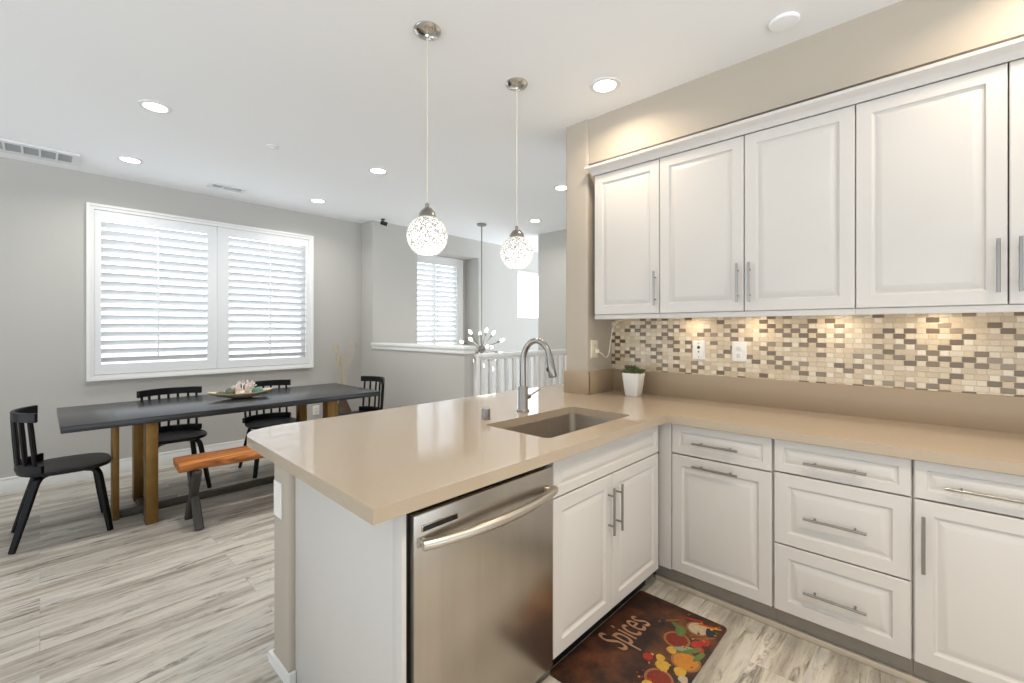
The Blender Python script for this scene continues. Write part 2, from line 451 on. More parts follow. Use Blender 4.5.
def lamp(name, kind, loc, power, color, parent=None, **kw):
    d = bpy.data.lights.new(name, kind); d.energy = power; d.color = color
    for k, v in kw.items(): setattr(d, k, v)
    o = bpy.data.objects.new(name, d); COL.objects.link(o)
    if parent is not None:
        o.parent = parent; o.location = Vector(loc) - wloc(parent)
    else: o.location = loc
    return o

# ------------------------------------------------------------------ the setting
ZC = 2.775
b = B(); b.plate([(-3.5, -3.5), (5.25, -3.5), (5.25, 3.45), (2.97, 3.45), (2.97, 5.74), (-3.5, 5.74)], [], lambda u, v, n: (u, v, -n), 0.12)
struct(b.build('floor', M['floor'], smooth=0, origin=(0, 0, 0)))
b = B(); b.box(2.97, 7.5, 3.45, 5.9, -1.32, -1.2); struct(b.build('floor_stairwell', M['floor'], smooth=0, origin=(0, 0, -1.2)))
b = B(); b.plate([(-3.5, -3.5), (7.5, -3.5), (7.5, 5.9), (-3.5, 5.9)], [], lambda u, v, n: (u, v, ZC+n), 0.12)
struct(b.build('ceiling', M['ceil'], smooth=0))
# window wall of the dining area
YW = 5.585
b = B(); b.plate([(-3.5, -0.12), (2.97, -0.12), (2.97, ZC), (-3.5, ZC)], [[(0.35, 0.945), (2.25, 0.945), (2.25, 2.44), (0.35, 2.44)]],
                 lambda u, v, n: (u, YW+n, v), 0.15)
struct(b.build('wall_dining', M['wall'], smooth=0))
# stairwell wall with a deep niche round its window
b = B(); b.plate([(2.97, -1.2), (7.5, -1.2), (7.5, ZC), (2.97, ZC)],
                 [[(3.66, 0.90), (4.83, 0.90), (4.83, 2.49), (3.66, 2.49)], [(5.757, 1.524), (7.10, 1.524), (7.10, 2.42), (5.757, 2.42)]],
                 lambda u, v, n: (u, 5.30+n, v), 0.33)
struct(b.build('wall_stairwell', M['wall'], smooth=0))
b = B(); b.plate([(2.97, -1.2), (7.5, -1.2), (7.5, ZC), (2.97, ZC)],
                 [[(3.80, 1.0), (4.70, 1.0), (4.70, 2.42), (3.80, 2.42)], [(5.757, 1.524), (7.10, 1.524), (7.10, 2.42), (5.757, 2.42)]],
                 lambda u, v, n: (u, 5.63+n, v), 0.12)
struct(b.build('wall_niche', M['wall'], smooth=0))
b = B(); b.box(2.97, 3.09, 3.47, 5.30, -1.2, 1.10); struct(b.build('wall_half', M['wall'], smooth=0))
b = B(); b.box(2.945, 3.115, 3.445, 5.30, 1.145, 1.182, 0.006); b.box(2.955, 3.105, 3.455, 5.30, 1.10, 1.146, 0.008)
struct(b.build('trim_1', M['trim']))
b = B(); b.box(5.13, 5.25, 1.0, 4.305, -1.2, ZC); struct(b.build('wall_hall', M['wall'], smooth=0))
# kitchen wall, its end column, soffit and the pony wall that carries the peninsula
b = B(); b.box(2.86, 2.98, -3.5, 1.70, 0, ZC); struct(b.build('wall_kitchen', M['wall_k'], smooth=0))
def vround(x0, x1, y0, y1, z0, z1, r):
    bb = B(); bb.plate(rrect(x0, x1, y0, y1, r), [], lambda u, v, n: (u, v, z0+n), z1-z0); return bb
struct(vround(2.542, 2.98, 1.70, 1.885, 0, ZC, 0.018).build('wall_column', M['wall_k']))
b = B(); b.box(2.558, 2.86, -1.6, 1.70, 2.474, ZC); struct(b.build('wall_soffit', M['wall_k'], smooth=0))
struct(vround(0.654, 2.541, 1.79, 1.96, 0, 0.874, 0.018).build('wall_peninsula', M['wall_k']))
# skirting
def base_run(name, x0, x1, y0, y1):
    bb = B(); bb.box(x0, x1, y0, y1, 0, 0.105, 0.003); bb.box(min(x0, x1), max(x0, x1), y0, y1, 0.105, 0.128, 0.006)
    struct(bb.build(name, M['trim']))
base_run('baseboard_dining', -3.5, 2.955, YW-0.015, YW)
base_run('baseboard_half', 2.955, 2.97, 3.47, YW-0.001)
b = B()
b.plate([(0.675, 1.777), (0.652, 1.777), (0.641, 1.788), (0.641, 1.973), (2.5, 1.973), (2.5, 1.961), (0.653, 1.961), (0.653, 1.789), (0.675, 1.789)], [], lambda u, v, n: (u, v, n), 0.042)
struct(b.build('baseboard_peninsula', M['trim']))

# tile field
b = B(); b.box(2.852, 2.86, -1.6, 1.699, 1.069, 1.44); struct(b.build('wall_tile', M['tile'], smooth=0, origin=(0, 0, 0)))

# shuttered windows
def louver_mesh(bb, x0, x1, z0, z1, yc, pitch, ang, w=0.080, t=0.010):
    n = round((z1-z0)/pitch); p = (z1-z0)/n
    ca, sa = math.cos(ang), math.sin(ang)
    sec = []
    for k in range(12):
        a = 2*math.pi*k/12; u, v = w/2*math.cos(a), t/2*math.sin(a)
        sec.append((u*ca - v*sa, u*sa + v*ca))
    for i in range(n):
        zc = z0 + p*(i+0.5)
        r0 = bb.ring([(x0, yc+u, zc+v) for u, v in sec]); r1 = bb.ring([(x1, yc+u, zc+v) for u, v in sec])
        bb.bridge(r0, r1); bb.face(r0); bb.face(list(reversed(r1)))
LANG = R(-38)
def window(name, ow, panels, yf, hole, pane_y, ang=LANG, casing=0.05):
    """ow: outer casing x0,x1,z0,z1; panels: (x0,x1,z0,z1, lx0,lx1,lz0,lz1)"""
    root = structroot(name, ((ow[0]+ow[1])/2, yf, ow[2]))
    x0, x1, z0, z1 = ow; c = casing
    bb = B()
    bb.plate([(x0, z0), (x1, z0), (x1, z1), (x0, z1)], [[(x0+0.022, z0+0.022), (x1-0.022, z0+0.022), (x1-0.022, z1-0.022), (x0+0.022, z1-0.022)]], lambda u, v, n: (u, yf-n, v), 0.048)
    bb.plate([(x0+0.018, z0+0.018), (x1-0.018, z0+0.018), (x1-0.018, z1-0.018), (x0+0.018, z1-0.018)],
             [[(x0+c, z0+c), (x1-c, z0+c), (x1-c, z1-c), (x0+c, z1-c)]], lambda u, v, n: (u, yf-n, v), 0.036)
    bb.build('window_casing', M['trim'], root, smooth=0)
    for (a, bx, za, zb, lx0, lx1, lz0, lz1) in panels:
        pb = B(); pb.plate([(a, za), (bx, za), (bx, zb), (a, zb)], [[(lx0, lz0), (lx1, lz0), (lx1, lz1), (lx0, lz1)]], lambda u, v, n: (u, yf+0.004-n, v), 0.030)
        pan = pb.build('shutter_panel', M['louver'], root, smooth=0)
        lb = B(); louver_mesh(lb, lx0, lx1, lz0, lz1, yf+0.002, 0.0765, ang); lb.build('louvers', M['louver'], pan)
        xm = (lx0+lx1)/2
        tb = B(); tb.box(xm-0.006, xm+0.006, yf-0.047, yf-0.036, lz0+0.05, lz1-0.04, 0.003); tb.build('tilt_rod', M['louver'], pan)
    gb = B(); gb.box(hole[0], hole[1], pane_y, pane_y+0.005, hole[2], hole[3]); gb.build('window_pane', M['pane'], root, smooth=0)
    fb = B(); hx0, hx1, hz0, hz1 = hole
    fb.plate([(hx0, hz0), (hx1, hz0), (hx1, hz1), (hx0, hz1)], [[(hx0+0.04, hz0+0.04), ((hx0+hx1)/2-0.02, hz0+0.04), ((hx0+hx1)/2-0.02, hz1-0.04), (hx0+0.04, hz1-0.04)],
             [((hx0+hx1)/2+0.02, hz0+0.04), (hx1-0.04, hz0+0.04), (hx1-0.04, hz1-0.04), ((hx0+hx1)/2+0.02, hz1-0.04)]], lambda u, v, n: (u, pane_y-0.02+n, v), 0.05)
    fb.build('window_sash', M['trim'], root, smooth=0)
    return root
window('window_1', (0.288, 2.311, 0.884, 2.50),
       [(0.340, 1.296, 0.938, 2.448, 0.387, 1.212, 1.032, 2.362), (1.303, 2.260, 0.938, 2.448, 1.410, 2.226, 1.018, 2.362)],
       YW, (0.35, 2.25, 0.945, 2.44), YW+0.10)
window('window_2', (3.74, 4.745, 0.93, 2.486),
       [(3.79, 4.695, 0.98, 2.44, 3.85, 4.635, 1.05, 2.36)], 5.63, (3.80, 4.70, 1.0, 2.42), 5.70)
r3 = structroot('window_3', (6.22, 5.5, 1.524))
b = B(); b.plate([(5.757, 1.524), (7.10, 1.524), (7.10, 2.42), (5.757, 2.42)], [[(5.80, 1.565), (7.06, 1.565), (7.06, 2.375), (5.80, 2.375)]], lambda u, v, n: (u, 5.46+n, v), 0.05)
b.build('window_sash', M['trim'], r3, smooth=0)
b = B(); b.box(5.78, 7.08, 5.48, 5.485, 1.545, 2.40); b.build('window_pane', M['pane'], r3, smooth=0)

# ------------------------------------------------------------------ worktop with sink
ZT = 0.914
outer = [(0.56, 0.997), (2.213, 0.997), (2.213, -1.6), (2.858, -1.6), (2.858, 1.698), (2.54, 1.698), (2.54, 1.887), (2.95, 1.887), (2.95, 2.195), (0.80, 2.195), (0.755, 2.193), (0.717, 2.187), (0.684, 2.178), (0.655, 2.165), (0.632, 2.148), (0.614, 2.128), (0.600, 2.100), (0.590, 2.072), (0.584, 2.045)]
sx0, sx1, sy0, sy1 = 1.405, 2.088, 1.126, 1.505
hole = list(reversed(rrect(sx0, sx1, sy0, sy1, 0.03)))
root = thing('worktop', 'tan polished quartz L-shaped worktop on the peninsula and the wall cabinets', 'countertop', (1.5, 1.6, 0.874))
b = B(); b.plate(outer, [hole], lambda u, v, n: (u, v, ZT-n), 0.04); b.build('slab', M['quartz'], root, smooth=0)
b = B(); b.box(2.836, 2.8515, -1.6, 1.697, ZT, 1.069, 0.0015); b.build('splash_strip', M['quartz_s'], root)
b = B(); b.box(2.53, 2.836, 1.680, 1.699, ZT, 1.069, 0.0015); b.box(2.524, 2.541, 1.680, 1.886, ZT, 1.069, 0.0015); b.build('splash_strip', M['quartz_s'], root)

sink = thing('kitchen_sink', 'undermount stainless steel single-bowl sink set in the tan peninsula worktop', 'sink', ((sx0+sx1)/2, (sy0+sy1)/2, 0.66))
b = B()
i0 = rrect(sx0-0.004, sx1+0.004, sy0-0.004, sy1+0.004, 0.032); i1 = rrect(sx0+0.012, sx1-0.012, sy0+0.012, sy1-0.012, 0.04); i2 = rrect(sx0+0.05, sx1-0.05, sy0+0.05, sy1-0.05, 0.03)
fl = rrect(sx0-0.02, sx1+0.02, sy0-0.02, sy1+0.02, 0.04)
A = b.ring([(x, y, 0.8735) for x, y in fl]); C = b.ring([(x, y, 0.8735) for x, y in i0]); D = b.ring([(x, y, 0.69) for x, y in i1])
E_ = b.ring([(x, y, 0.672) for x, y in i2])
b.bridge(A, C); b.bridge(C, D); b.bridge(D, E_); b.face(E_)
o = b.build('bowl', M['sinksteel'], sink, smooth=50)
sm = o.modifiers.new('thickness', 'SOLIDIFY'); sm.thickness = 0.0015; sm.offset = -1
b = B(); b.lathe(((sx0+sx1)/2, (sy0+sy1)/2, 0.672), [(0, 0.001), (0.03, 0.001), (0.036, 0.004), (0.045, 0.003), (0.045, 0.0005)], 24); b.build('drain', M['chrome'], sink)

# faucet
fx, fy = 1.785, 1.605
f = thing('kitchen_faucet', 'tall gooseneck brushed nickel faucet behind the steel sink', 'faucet', (fx, fy, ZT))
b = B(); b.lathe((fx, fy, ZT), [(0, 0), (0.034, 0), (0.034, 0.006), (0.029, 0.010), (0.0265, 0.014), (0.0265, 0.128), (0.022, 0.135), (0, 0.135)], 24); b.build('faucet_body', M['nickel'], f)
dx, dy = 0.25, -0.968
hx = lambda d: (fx + dx*d, fy + dy*d)
path = [(fx, fy, 1.045), (fx, fy, 1.10), (fx, fy, 1.16)]
rad = 0.080
for i in range(1, 15):
    a = math.pi*i/14.6; d = rad*(1-math.cos(a)); x, y = hx(d); path.append((x, y, 1.18 + 0.115*math.sin(a)))
b = B(); b.tube(path, [0.0165]*2 + [0.0155]*(len(path)-2), 14); b.build('gooseneck_spout', M['nickel'], f)
p0 = Vector(path[-1]); d0 = (Vector(path[-1]) - Vector(path[-2])).normalized()
b = B(); b.tube([p0 - d0*0.012, p0, p0 + d0*0.03, p0 + d0*0.085, p0 + d0*0.092], [0.0175, 0.019, 0.0195, 0.022, 0.019], 16)
sh = b.build('spray_head', M['nickel'], f)
q = p0 + d0*0.05; b = B(); b.sphere(q + Vector((-dx, -dy, 0))*0.019 + Vector((-0.004, 0, 0)), 0.008, 12, 8, (1, 1, 1.6)); b.build('spray_button', M['blackgap'], sh)
b = B(); b.cyl((fx+0.022, fy-0.005, 0.99), (fx+0.045, fy-0.010, 0.992), 0.015, 0.013, 14)
b.tube([(fx+0.038, fy-0.010, 0.992), (fx+0.07, fy-0.018, 1.008), (fx+0.105, fy-0.028, 1.025)], [0.006, 0.0055, 0.005], 8); b.build('lever_handle', M['nickel'], f)
b = B(); b.lathe((1.504, 1.597, ZT), [(0, 0), (0.024, 0), (0.024, 0.004), (0.021, 0.006), (0.021, 0.048), (0.019, 0.052), (0, 0.052)], 24)
for k in range(3): b.lathe((1.504, 1.597, ZT+0.026+0.007*k), [(0.0212, -0.001), (0.0222, 0), (0.0212, 0.001)], 24)
tag(b.build('air_gap_cap', M['nickel']), 'short brushed nickel cylinder cap on the worktop left of the faucet', 'air gap')

# ------------------------------------------------------------------ cabinets
def frame_fn(kind, pos):
    """maps (u along the run, v up, n outwards) to world. kind 'x': faces -X at x=pos, u=-y ; kind 'y': faces -Y at y=pos, u=x"""
    if kind == 'x': return lambda u, v, n: Vector((pos-n, -u, v))
    return lambda u, v, n: Vector((u, pos-n, v))
def raised_panel(name, fn, u0, u1, v0, v1, parent, border=0.052, th=0.020, m=None):
    """routed raised-panel front: n=0 is the front face, the back sits at n=-th"""
    bb = B()
    h = v1-v0; bd = min(border, h*0.24)
    prof = [(0.0, -th), (0.0, -0.003), (0.003, 0.0), (bd, 0.0), (bd+0.005, -0.008), (bd+0.011, -0.010), (bd+0.016, -0.0085), (bd+0.036, -0.001), (bd+0.040, -0.0005)]
    if h < 0.2: prof = [(0.0, -th), (0.0, -0.003), (0.003, 0.0), (bd, 0.0), (bd+0.004, -0.007), (bd+0.008, -0.008), (bd+0.012, -0.006), (bd+0.026, -0.0008), (bd+0.028, -0.0005)]
    prev = None
    for off, n in prof:
        cur = bb.ring([fn(u0+off, v0+off, n), fn(u1-off, v0+off, n), fn(u1-off, v1-off, n), fn(u0+off, v1-off, n)])
        if prev: bb.bridge(prev, cur)
        else: bb.face(cur)
        prev = cur
    bb.face(prev)
    return bb.build(name, m or M['cab'], parent, smooth=20)
def bar_pull(fn, uc, vc, length, vertical, parent, sq=False):
    bb = B(); so = 0.030; h = length/2; pp = length*0.32
    P = (lambda a, n: fn(uc, vc+a, n)) if vertical else (lambda a, n: fn(uc+a, vc, n))
    if sq: bb.tube([P(-h, so), P(h, so)], 1.0, flat=(0.011, 0.009), up=tuple(fn(0, 0, 1)-fn(0, 0, 0)))
    else: bb.cyl(P(-h, so), P(h, so), 0.0055, seg=12)
    for sgn in (-1, 1): bb.cyl(P(sgn*pp, 0.0), P(sgn*pp, so), 0.0045, seg=10)
    return bb.build('bar_pull', M['nickel'], parent)
def carcass(fn, u0, u1, v0, v1, depth, parent, front=0.0, top=False, name='body'):
    """open box of 18 mm boards behind the fronts (front face of the box at n=-0.021)"""
    bb = B(); t = 0.018; nf = -0.0205; nb = -depth
    def bx(a0, a1, c0, c1, n0, n1):
        p, q_ = fn(a0, c0, n0), fn(a1, c1, n1)
        bb.box(min(p.x, q_.x), max(p.x, q_.x), min(p.y, q_.y), max(p.y, q_.y), min(p.z, q_.z), max(p.z, q_.z))
    bx(u0, u0+t, v0, v1, nb, nf); bx(u1-t, u1, v0, v1, nb, nf); bx(u0+t, u1-t, v0, v0+t, nb, nf); bx(u0+t, u1-t, v0+t, v1, nb, nb+0.006)
    bx(u0+t, u1-t, v1-0.03, v1, nf-0.018, nf)
    if top: bx(u0+t, u1-t, v1-t, v1, nb+0.006, nf-0.018)
    return bb.build(name, M['cab'], parent, smooth=0)
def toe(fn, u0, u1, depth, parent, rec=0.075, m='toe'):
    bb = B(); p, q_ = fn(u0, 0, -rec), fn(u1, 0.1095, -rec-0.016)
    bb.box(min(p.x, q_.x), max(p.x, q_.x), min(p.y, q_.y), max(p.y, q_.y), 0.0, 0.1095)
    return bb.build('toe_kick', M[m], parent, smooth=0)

FX = frame_fn('x', 2.245); FY = frame_fn('y', 1.036)
g = 0.0018
# sink base on the peninsula
c = thing('sink_cabinet', 'white two-door sink base cabinet with a false drawer front beside the dishwasher', 'cabinet', (1.76, 1.36, 0))
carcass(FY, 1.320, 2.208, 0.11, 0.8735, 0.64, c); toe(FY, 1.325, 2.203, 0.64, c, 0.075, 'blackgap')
raised_panel('false_drawer_front', FY, 1.322+g, 2.206-g, 0.718, 0.868, c)
d = raised_panel('door', FY, 1.322+g, 1.7465-g, 0.113, 0.712, c); bar_pull(FY, 1.7465-0.034, 0.562, 0.205, True, d)
d = raised_panel('door', FY, 1.7475+g, 2.206-g, 0.113, 0.712, c); bar_pull(FY, 1.7475+0.034, 0.562, 0.205, True, d)
# dishwasher
dw = thing('dishwasher', 'stainless steel dishwasher with a bowed bar handle in the peninsula', 'dishwasher', (1.008, 1.3, 0))
b = B(); b.box(0.690, 1.310, 1.062, 1.65, 0.10, 0.862, 0.004); b.build('tub', M['blackgap'], dw)
b = B(); b.box(0.702, 1.313, 1.028, 1.0615, 0.098, 0.846, 0.006, 3); dd = b.build('door', M['steel'], dw)
b = B(); pts = []
for i in range(17):
    s = i/16; x = 0.718 + s*(1.300-0.718); pts.append((x, 1.012 - 0.045*math.sin(math.pi*s)**0.8, 0.765))
b.tube(pts, 0.0155, 14)
b.cyl((0.732, 1.03, 0.765), (0.732, 1.006, 0.765), 0.011); b.cyl((1.288, 1.03, 0.765), (1.288, 1.006, 0.765), 0.011)
b.build('bar_handle', M['handle'], dd)
b = B(); b.box(0.724, 0.852, 1.0245, 1.029, 0.793, 0.812, 0.003); v = b.build('vent_slot', M['steel'], dd)
b = B(); b.box(0.727, 0.849, 1.0235, 1.0248, 0.7955, 0.8095); b.build('vent_opening', M['blackgap'], v, smooth=0)
b = B(); b.box(0.70, 1.318, 1.115, 1.13, 0.0, 0.098); b.build('toe_panel', M['blackgap'], dw, smooth=0)
# end panel
b = B(); b.box(0.676, 0.686, 1.043, 1.789, 0.0, 0.8735, 0.002); b.box(0.671, 0.6765, 1.043, 1.088, 0.0, 0.8735, 0.0015)
tag(b.build('end_panel', M['cab']), 'plain white end panel closing the peninsula beside the dishwasher', 'panel')

# run under the wall
KN = 'base cabinets along the tiled wall'
def base(label, y1, y0, loc_lbl=None):
    return thing('base_cabinet', label, 'cabinet', (2.55, (y0+y1)/2, 0), KN)
c = base('white base cabinet in the corner, one drawer over a door with level bar pulls', 1.053, 0.5215)
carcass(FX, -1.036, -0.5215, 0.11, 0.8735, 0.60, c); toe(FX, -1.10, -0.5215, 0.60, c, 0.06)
b = B(); b.box(2.2455, 2.264, 0.9865, 1.0545, 0.11, 0.8735); b.build('corner_filler', M['cab'], c, smooth=0)
d = raised_panel('drawer', FX, -0.985+g, -0.5235-g, 0.718, 0.868, c); bar_pull(FX, -0.765, 0.788, 0.21, False, d)
d = raised_panel('door', FX, -0.985+g, -0.5235-g, 0.113, 0.712, c); bar_pull(FX, -0.765, 0.673, 0.21, False, d)
c = base('white base cabinet with three stacked drawers, right of the corner unit', 0.519, 0.058)
carcass(FX, -0.5195, -0.0575, 0.11, 0.8735, 0.60, c); toe(FX, -0.5205, -0.057, 0.60, c, 0.06)
for v0, v1, vc in ((0.726, 0.868, 0.787), (0.410, 0.720, 0.553), (0.113, 0.404, 0.240)):
    d = raised_panel('drawer', FX, -0.5175+g, -0.0595-g, v0, v1, c); bar_pull(FX, -0.295, vc, 0.212, False, d)
c = base('white base cabinet at the right edge, drawer over a door with an upright pull', 0.055, -0.41)
carcass(FX, -0.0555, 0.41, 0.11, 0.8735, 0.60, c); toe(FX, -0.056, 0.41, 0.60, c, 0.06)
d = raised_panel('drawer', FX, -0.0535+g, 0.408-g, 0.726, 0.868, c); bar_pull(FX, 0.15, 0.787, 0.24, False, d)
d = raised_panel('door', FX, -0.0535+g, 0.408-g, 0.113, 0.720, c); bar_pull(FX, -0.026, 0.564, 0.208, True, d, True)
# shoe moulding at the floor
b = B(); b.box(2.287, 2.3045, -1.6, 1.095, 0.0, 0.028, 0.004); struct(b.build('baseboard_kitchen', M['shoe']))

# wall cabinets
FU = frame_fn('x', 2.530)
UN = 'wall cabinets over the tiled backsplash'
def upper(label, ya, yb, doors, ctype='wall_cabinet'):
    c = thing(ctype, label, 'cabinet', (2.70, (ya+yb)/2, 1.42), UN)
    bb = B(); t = 0.018
    bb.box(2.551, 2.851, yb, yb+t, 1.42, 2.42); bb.box(2.551, 2.851, ya-t, ya, 1.42, 2.42)
    bb.box(2.551, 2.851, yb+t, ya-t, 1.445, 1.463); bb.box(2.551, 2.851, yb+t, ya-t, 2.402, 2.42); bb.box(2.845, 2.851, yb+t, ya-t, 1.463, 2.402)
    bb.build('body', M['cab'], c, smooth=0)
    bb = B(); bb.box(2.534, 2.5505, yb, ya, 1.42, 1.4475, 0.001); bb.build('light_rail', M['cab'], c)
    for d1, d0, hy in doors:
        d = raised_panel('door', FU, -d1+g, -d0-g, 1.450, 2.370, c, 0.056); bar_pull(FU, -hy, 1.598, 0.205, True, d, True)
    return c
upper('white single-door wall cabinet next to the column, pull at its lower right', 1.638, 1.1845, [(1.638, 1.1845, 1.208)])
upper('white two-door wall cabinet in the middle, its two pulls side by side', 1.1840, 0.2565, [(1.184, 0.7205, 0.749), (0.7195, 0.2565, 0.692)])
upper('white two-door wall cabinet at the right edge, over the right end of the tiles', 0.2560, -0.6725, [(0.256, -0.2075, -0.180), (-0.2085, -0.6725, -0.237)])
# crown moulding with a mitred return at the column end
b = B()
prof = [(0.0005, 2.3715), (0.008, 2.3715), (0.012, 2.378), (0.016, 2.390), (0.026, 2.402), (0.040, 2.410), (0.046, 2.416), (0.048, 2.430), (0.0005, 2.430)]
r0 = b.ring([(2.5295-o_, -1.2, z) for o_, z in prof]); r1 = b.ring([(2.5295-o_, 1.6385+o_, z) for o_, z in prof]); r2 = b.ring([(2.55, 1.6385+o_, z) for o_, z in prof])
b.bridge(r0, r1); b.bridge(r1, r2); b.face(r0); b.face(list(reversed(r2)))
struct(b.build('trim_2', M['cab'], smooth=25))

# under-cabinet puck lights
warm = (1.0, 0.82, 0.6)
pl = None
for y, lab in ((1.09, 'small puck light under the single wall cabinet, leftmost over the tiles'), (0.74, 'small puck light under the wall cabinets, second from the column'),
               (0.36, 'small puck light under the wall cabinets, above the right-hand outlet side'), (-0.02, 'small puck light under the right-edge wall cabinet')):
    if pl is None:
        pl = thing('puck_light', lab, 'light', (2.76, y, 1.445), 'puck lights under the wall cabinets')
        b = B(); b.lathe((2.76, y, 1.4446), [(0, 0), (0.034, 0), (0.034, -0.010), (0.030, -0.013), (0.026, -0.013), (0.026, -0.009), (0, -0.009)], 24); b.build('housing', M['nickel'], pl)
        b = B(); b.lathe((2.76, y, 1.4358), [(0, 0), (0.025, 0), (0.025, -0.0025), (0, -0.0035)], 24); b.build('lens', M['lens'], pl)
        lamp('puck_lamp', 'AREA', (2.76, y, 1.428), 0.27, warm, pl, shape='DISK', size=0.05)
    else:
        dup(pl, (2.76, y, 1.445), lab)

# ------------------------------------------------------------------ outlets
def wall_plate(name, label, fn, u0, u1, v0, v1, kind, m='outlet'):
    p = fn((u0+u1)/2, v0, 0)
    t = thing(name, label, 'outlet', tuple(p), 'wall plates')
    bb = B(); prof = [(0, 0.0005), (0, 0.004), (0.004, 0.007)]; prev = None
    for off, n in prof:
        cur = bb.ring([fn(u0+off, v0+off, n), fn(u1-off, v0+off, n), fn(u1-off, v1-off, n), fn(u0+off, v1-off, n)])
        if prev: bb.bridge(prev, cur)
        else: bb.face(cur)
        prev = cur
    bb.face(prev); bb.build('cover_plate', M[m], t, smooth=20)
    um, vm = (u0+u1)/2, (v0+v1)/2; hgt = v1-v0
    N = tuple(fn(0, 0, 1)-fn(0, 0, 0))
    def disc(u, v, r, n0, mm, nm):
        bb = B(); bb.lathe(fn(u, v, n0), [(0, 0), (r, 0), (r, 0.0012), (0, 0.0012)], 16, N); return bb.build(nm, M[mm], t)
    if kind == 'duplex':
        for s in (-1, 1):
            bb = B(); q0 = fn(um-0.017, vm+s*0.021-0.014, 0.007); q1 = fn(um+0.017, vm+s*0.021+0.014, 0.0095)
            bb.box(min(q0.x, q1.x), max(q0.x, q1.x), min(q0.y, q1.y), max(q0.y, q1.y), q0.z, q1.z, 0.002); rc = bb.build('receptacle', M[m], t)
            bb = B()
            for du in (-0.006, 0.006):
                q0 = fn(um+du-0.0012, vm+s*0.021-0.002, 0.0093); q1 = fn(um+du+0.0012, vm+s*0.021+0.007, 0.0099)
                bb.box(min(q0.x, q1.x), max(q0.x, q1.x), min(q0.y, q1.y), max(q0.y, q1.y), q0.z, q1.z)
            bb.lathe(fn(um, vm+s*0.021-0.007, 0.0094), [(0, 0), (0.0025, 0), (0.0025, 0.0006), (0, 0.0006)], 10, N); bb.build('slots', M['hole'], rc)
        disc(um, vm, 0.003, 0.0068, m, 'screw')
    elif kind == 'jack':
        disc(um, vm+0.018, 0.0095, 0.0068, 'hole', 'round_jack')
        disc(um, vm-0.010, 0.0045, 0.0068, 'hole', 'button'); disc(um, vm+0.044, 0.003, 0.0068, 'red', 'screw'); disc(um, vm-0.042, 0.003, 0.0068, 'red', 'screw')
    elif kind == 'blank':
        disc(um, vm+0.03, 0.003, 0.0068, m, 'screw'); disc(um, vm-0.03, 0.003, 0.0068, m, 'screw')
    return t
FT = frame_fn('x', 2.852)
wall_plate('jack_plate', 'white wall plate with a round black jack on the mosaic tiles', FT, -1.112, -1.034, 1.164, 1.282, 'jack')
wall_plate('duplex_outlet', 'white duplex outlet on the mosaic tiles, right of the jack plate', FT, -0.877, -0.797, 1.164, 1.282, 'duplex')
FS = frame_fn('y', 1.70)
wall_plate('duplex_outlet', 'ivory outlet on the column side with a cord plugged in', FS, 2.580, 2.662, 1.158, 1.282, 'duplex', 'outlet_ivory')
FP = frame_fn('x', 0.654)
wall_plate('switch_plate', 'white blank plate on the end of the peninsula pony wall', FP, -1.936, -1.861, 0.608, 0.748, 'blank')
FW = frame_fn('y', YW)
wall_plate('duplex_outlet', 'white outlet low on the dining wall, seen under the table', FW, 2.32, 2.40, 0.29, 0.405, 'duplex')
# plug and cord to the puck lights
t = thing('power_cord', 'pale cord hanging from the column outlet up to the wall cabinet', 'cord', (2.63, 1.68, 1.16))
b = B(); b.box(2.612, 2.642, 1.668, 1.6895, 1.190, 1.222, 0.004); b.build('plug', M['outlet_ivory'], t)
b = B()
pts = [(2.628, 1.669, 1.200), (2.640, 1.650, 1.190), (2.665, 1.640, 1.165), (2.69, 1.636, 1.162), (2.705, 1.632, 1.19), (2.715, 1.628, 1.25), (2.728, 1.622, 1.33), (2.742, 1.612, 1.385), (2.765, 1.59, 1.412), (2.79, 1.56, 1.416)]
b.tube(pts, 0.0035, 8); b.build('cable', M['cord'], t)

# ------------------------------------------------------------------ potted plant
px_, py_ = 2.705, 1.447
t = thing('potted_plant', 'small green leafy plant in a white tapered pot in the worktop corner', 'plant', (px_, py_, ZT))
b = B()
def sq_ring(w, z, r):
    return b.ring([(px_+x, py_+y, z) for x, y in rrect(-w, w, -w, w, r, 4)])
pr = [(0.040, ZT, 0.014), (0.043, ZT+0.003, 0.014), (0.060, ZT+0.150, 0.018), (0.060, ZT+0.153, 0.018), (0.056, ZT+0.153, 0.016), (0.052, ZT+0.13, 0.014)]
prev = None
for w, z, r in pr:
    cur = sq_ring(w, z, r)
    if prev: b.bridge(prev, cur)
    else: b.face(cur)
    prev = cur
b.face(prev)
b.build('pot', M['pot'], t, smooth=40)
b = B(); b.lathe((px_, py_, ZT+0.1302), [(0, 0.006), (0.03, 0.004), (0.050, 0.0)], 20); b.build('soil', M['soil'], t)
random.seed(4)
b = B()
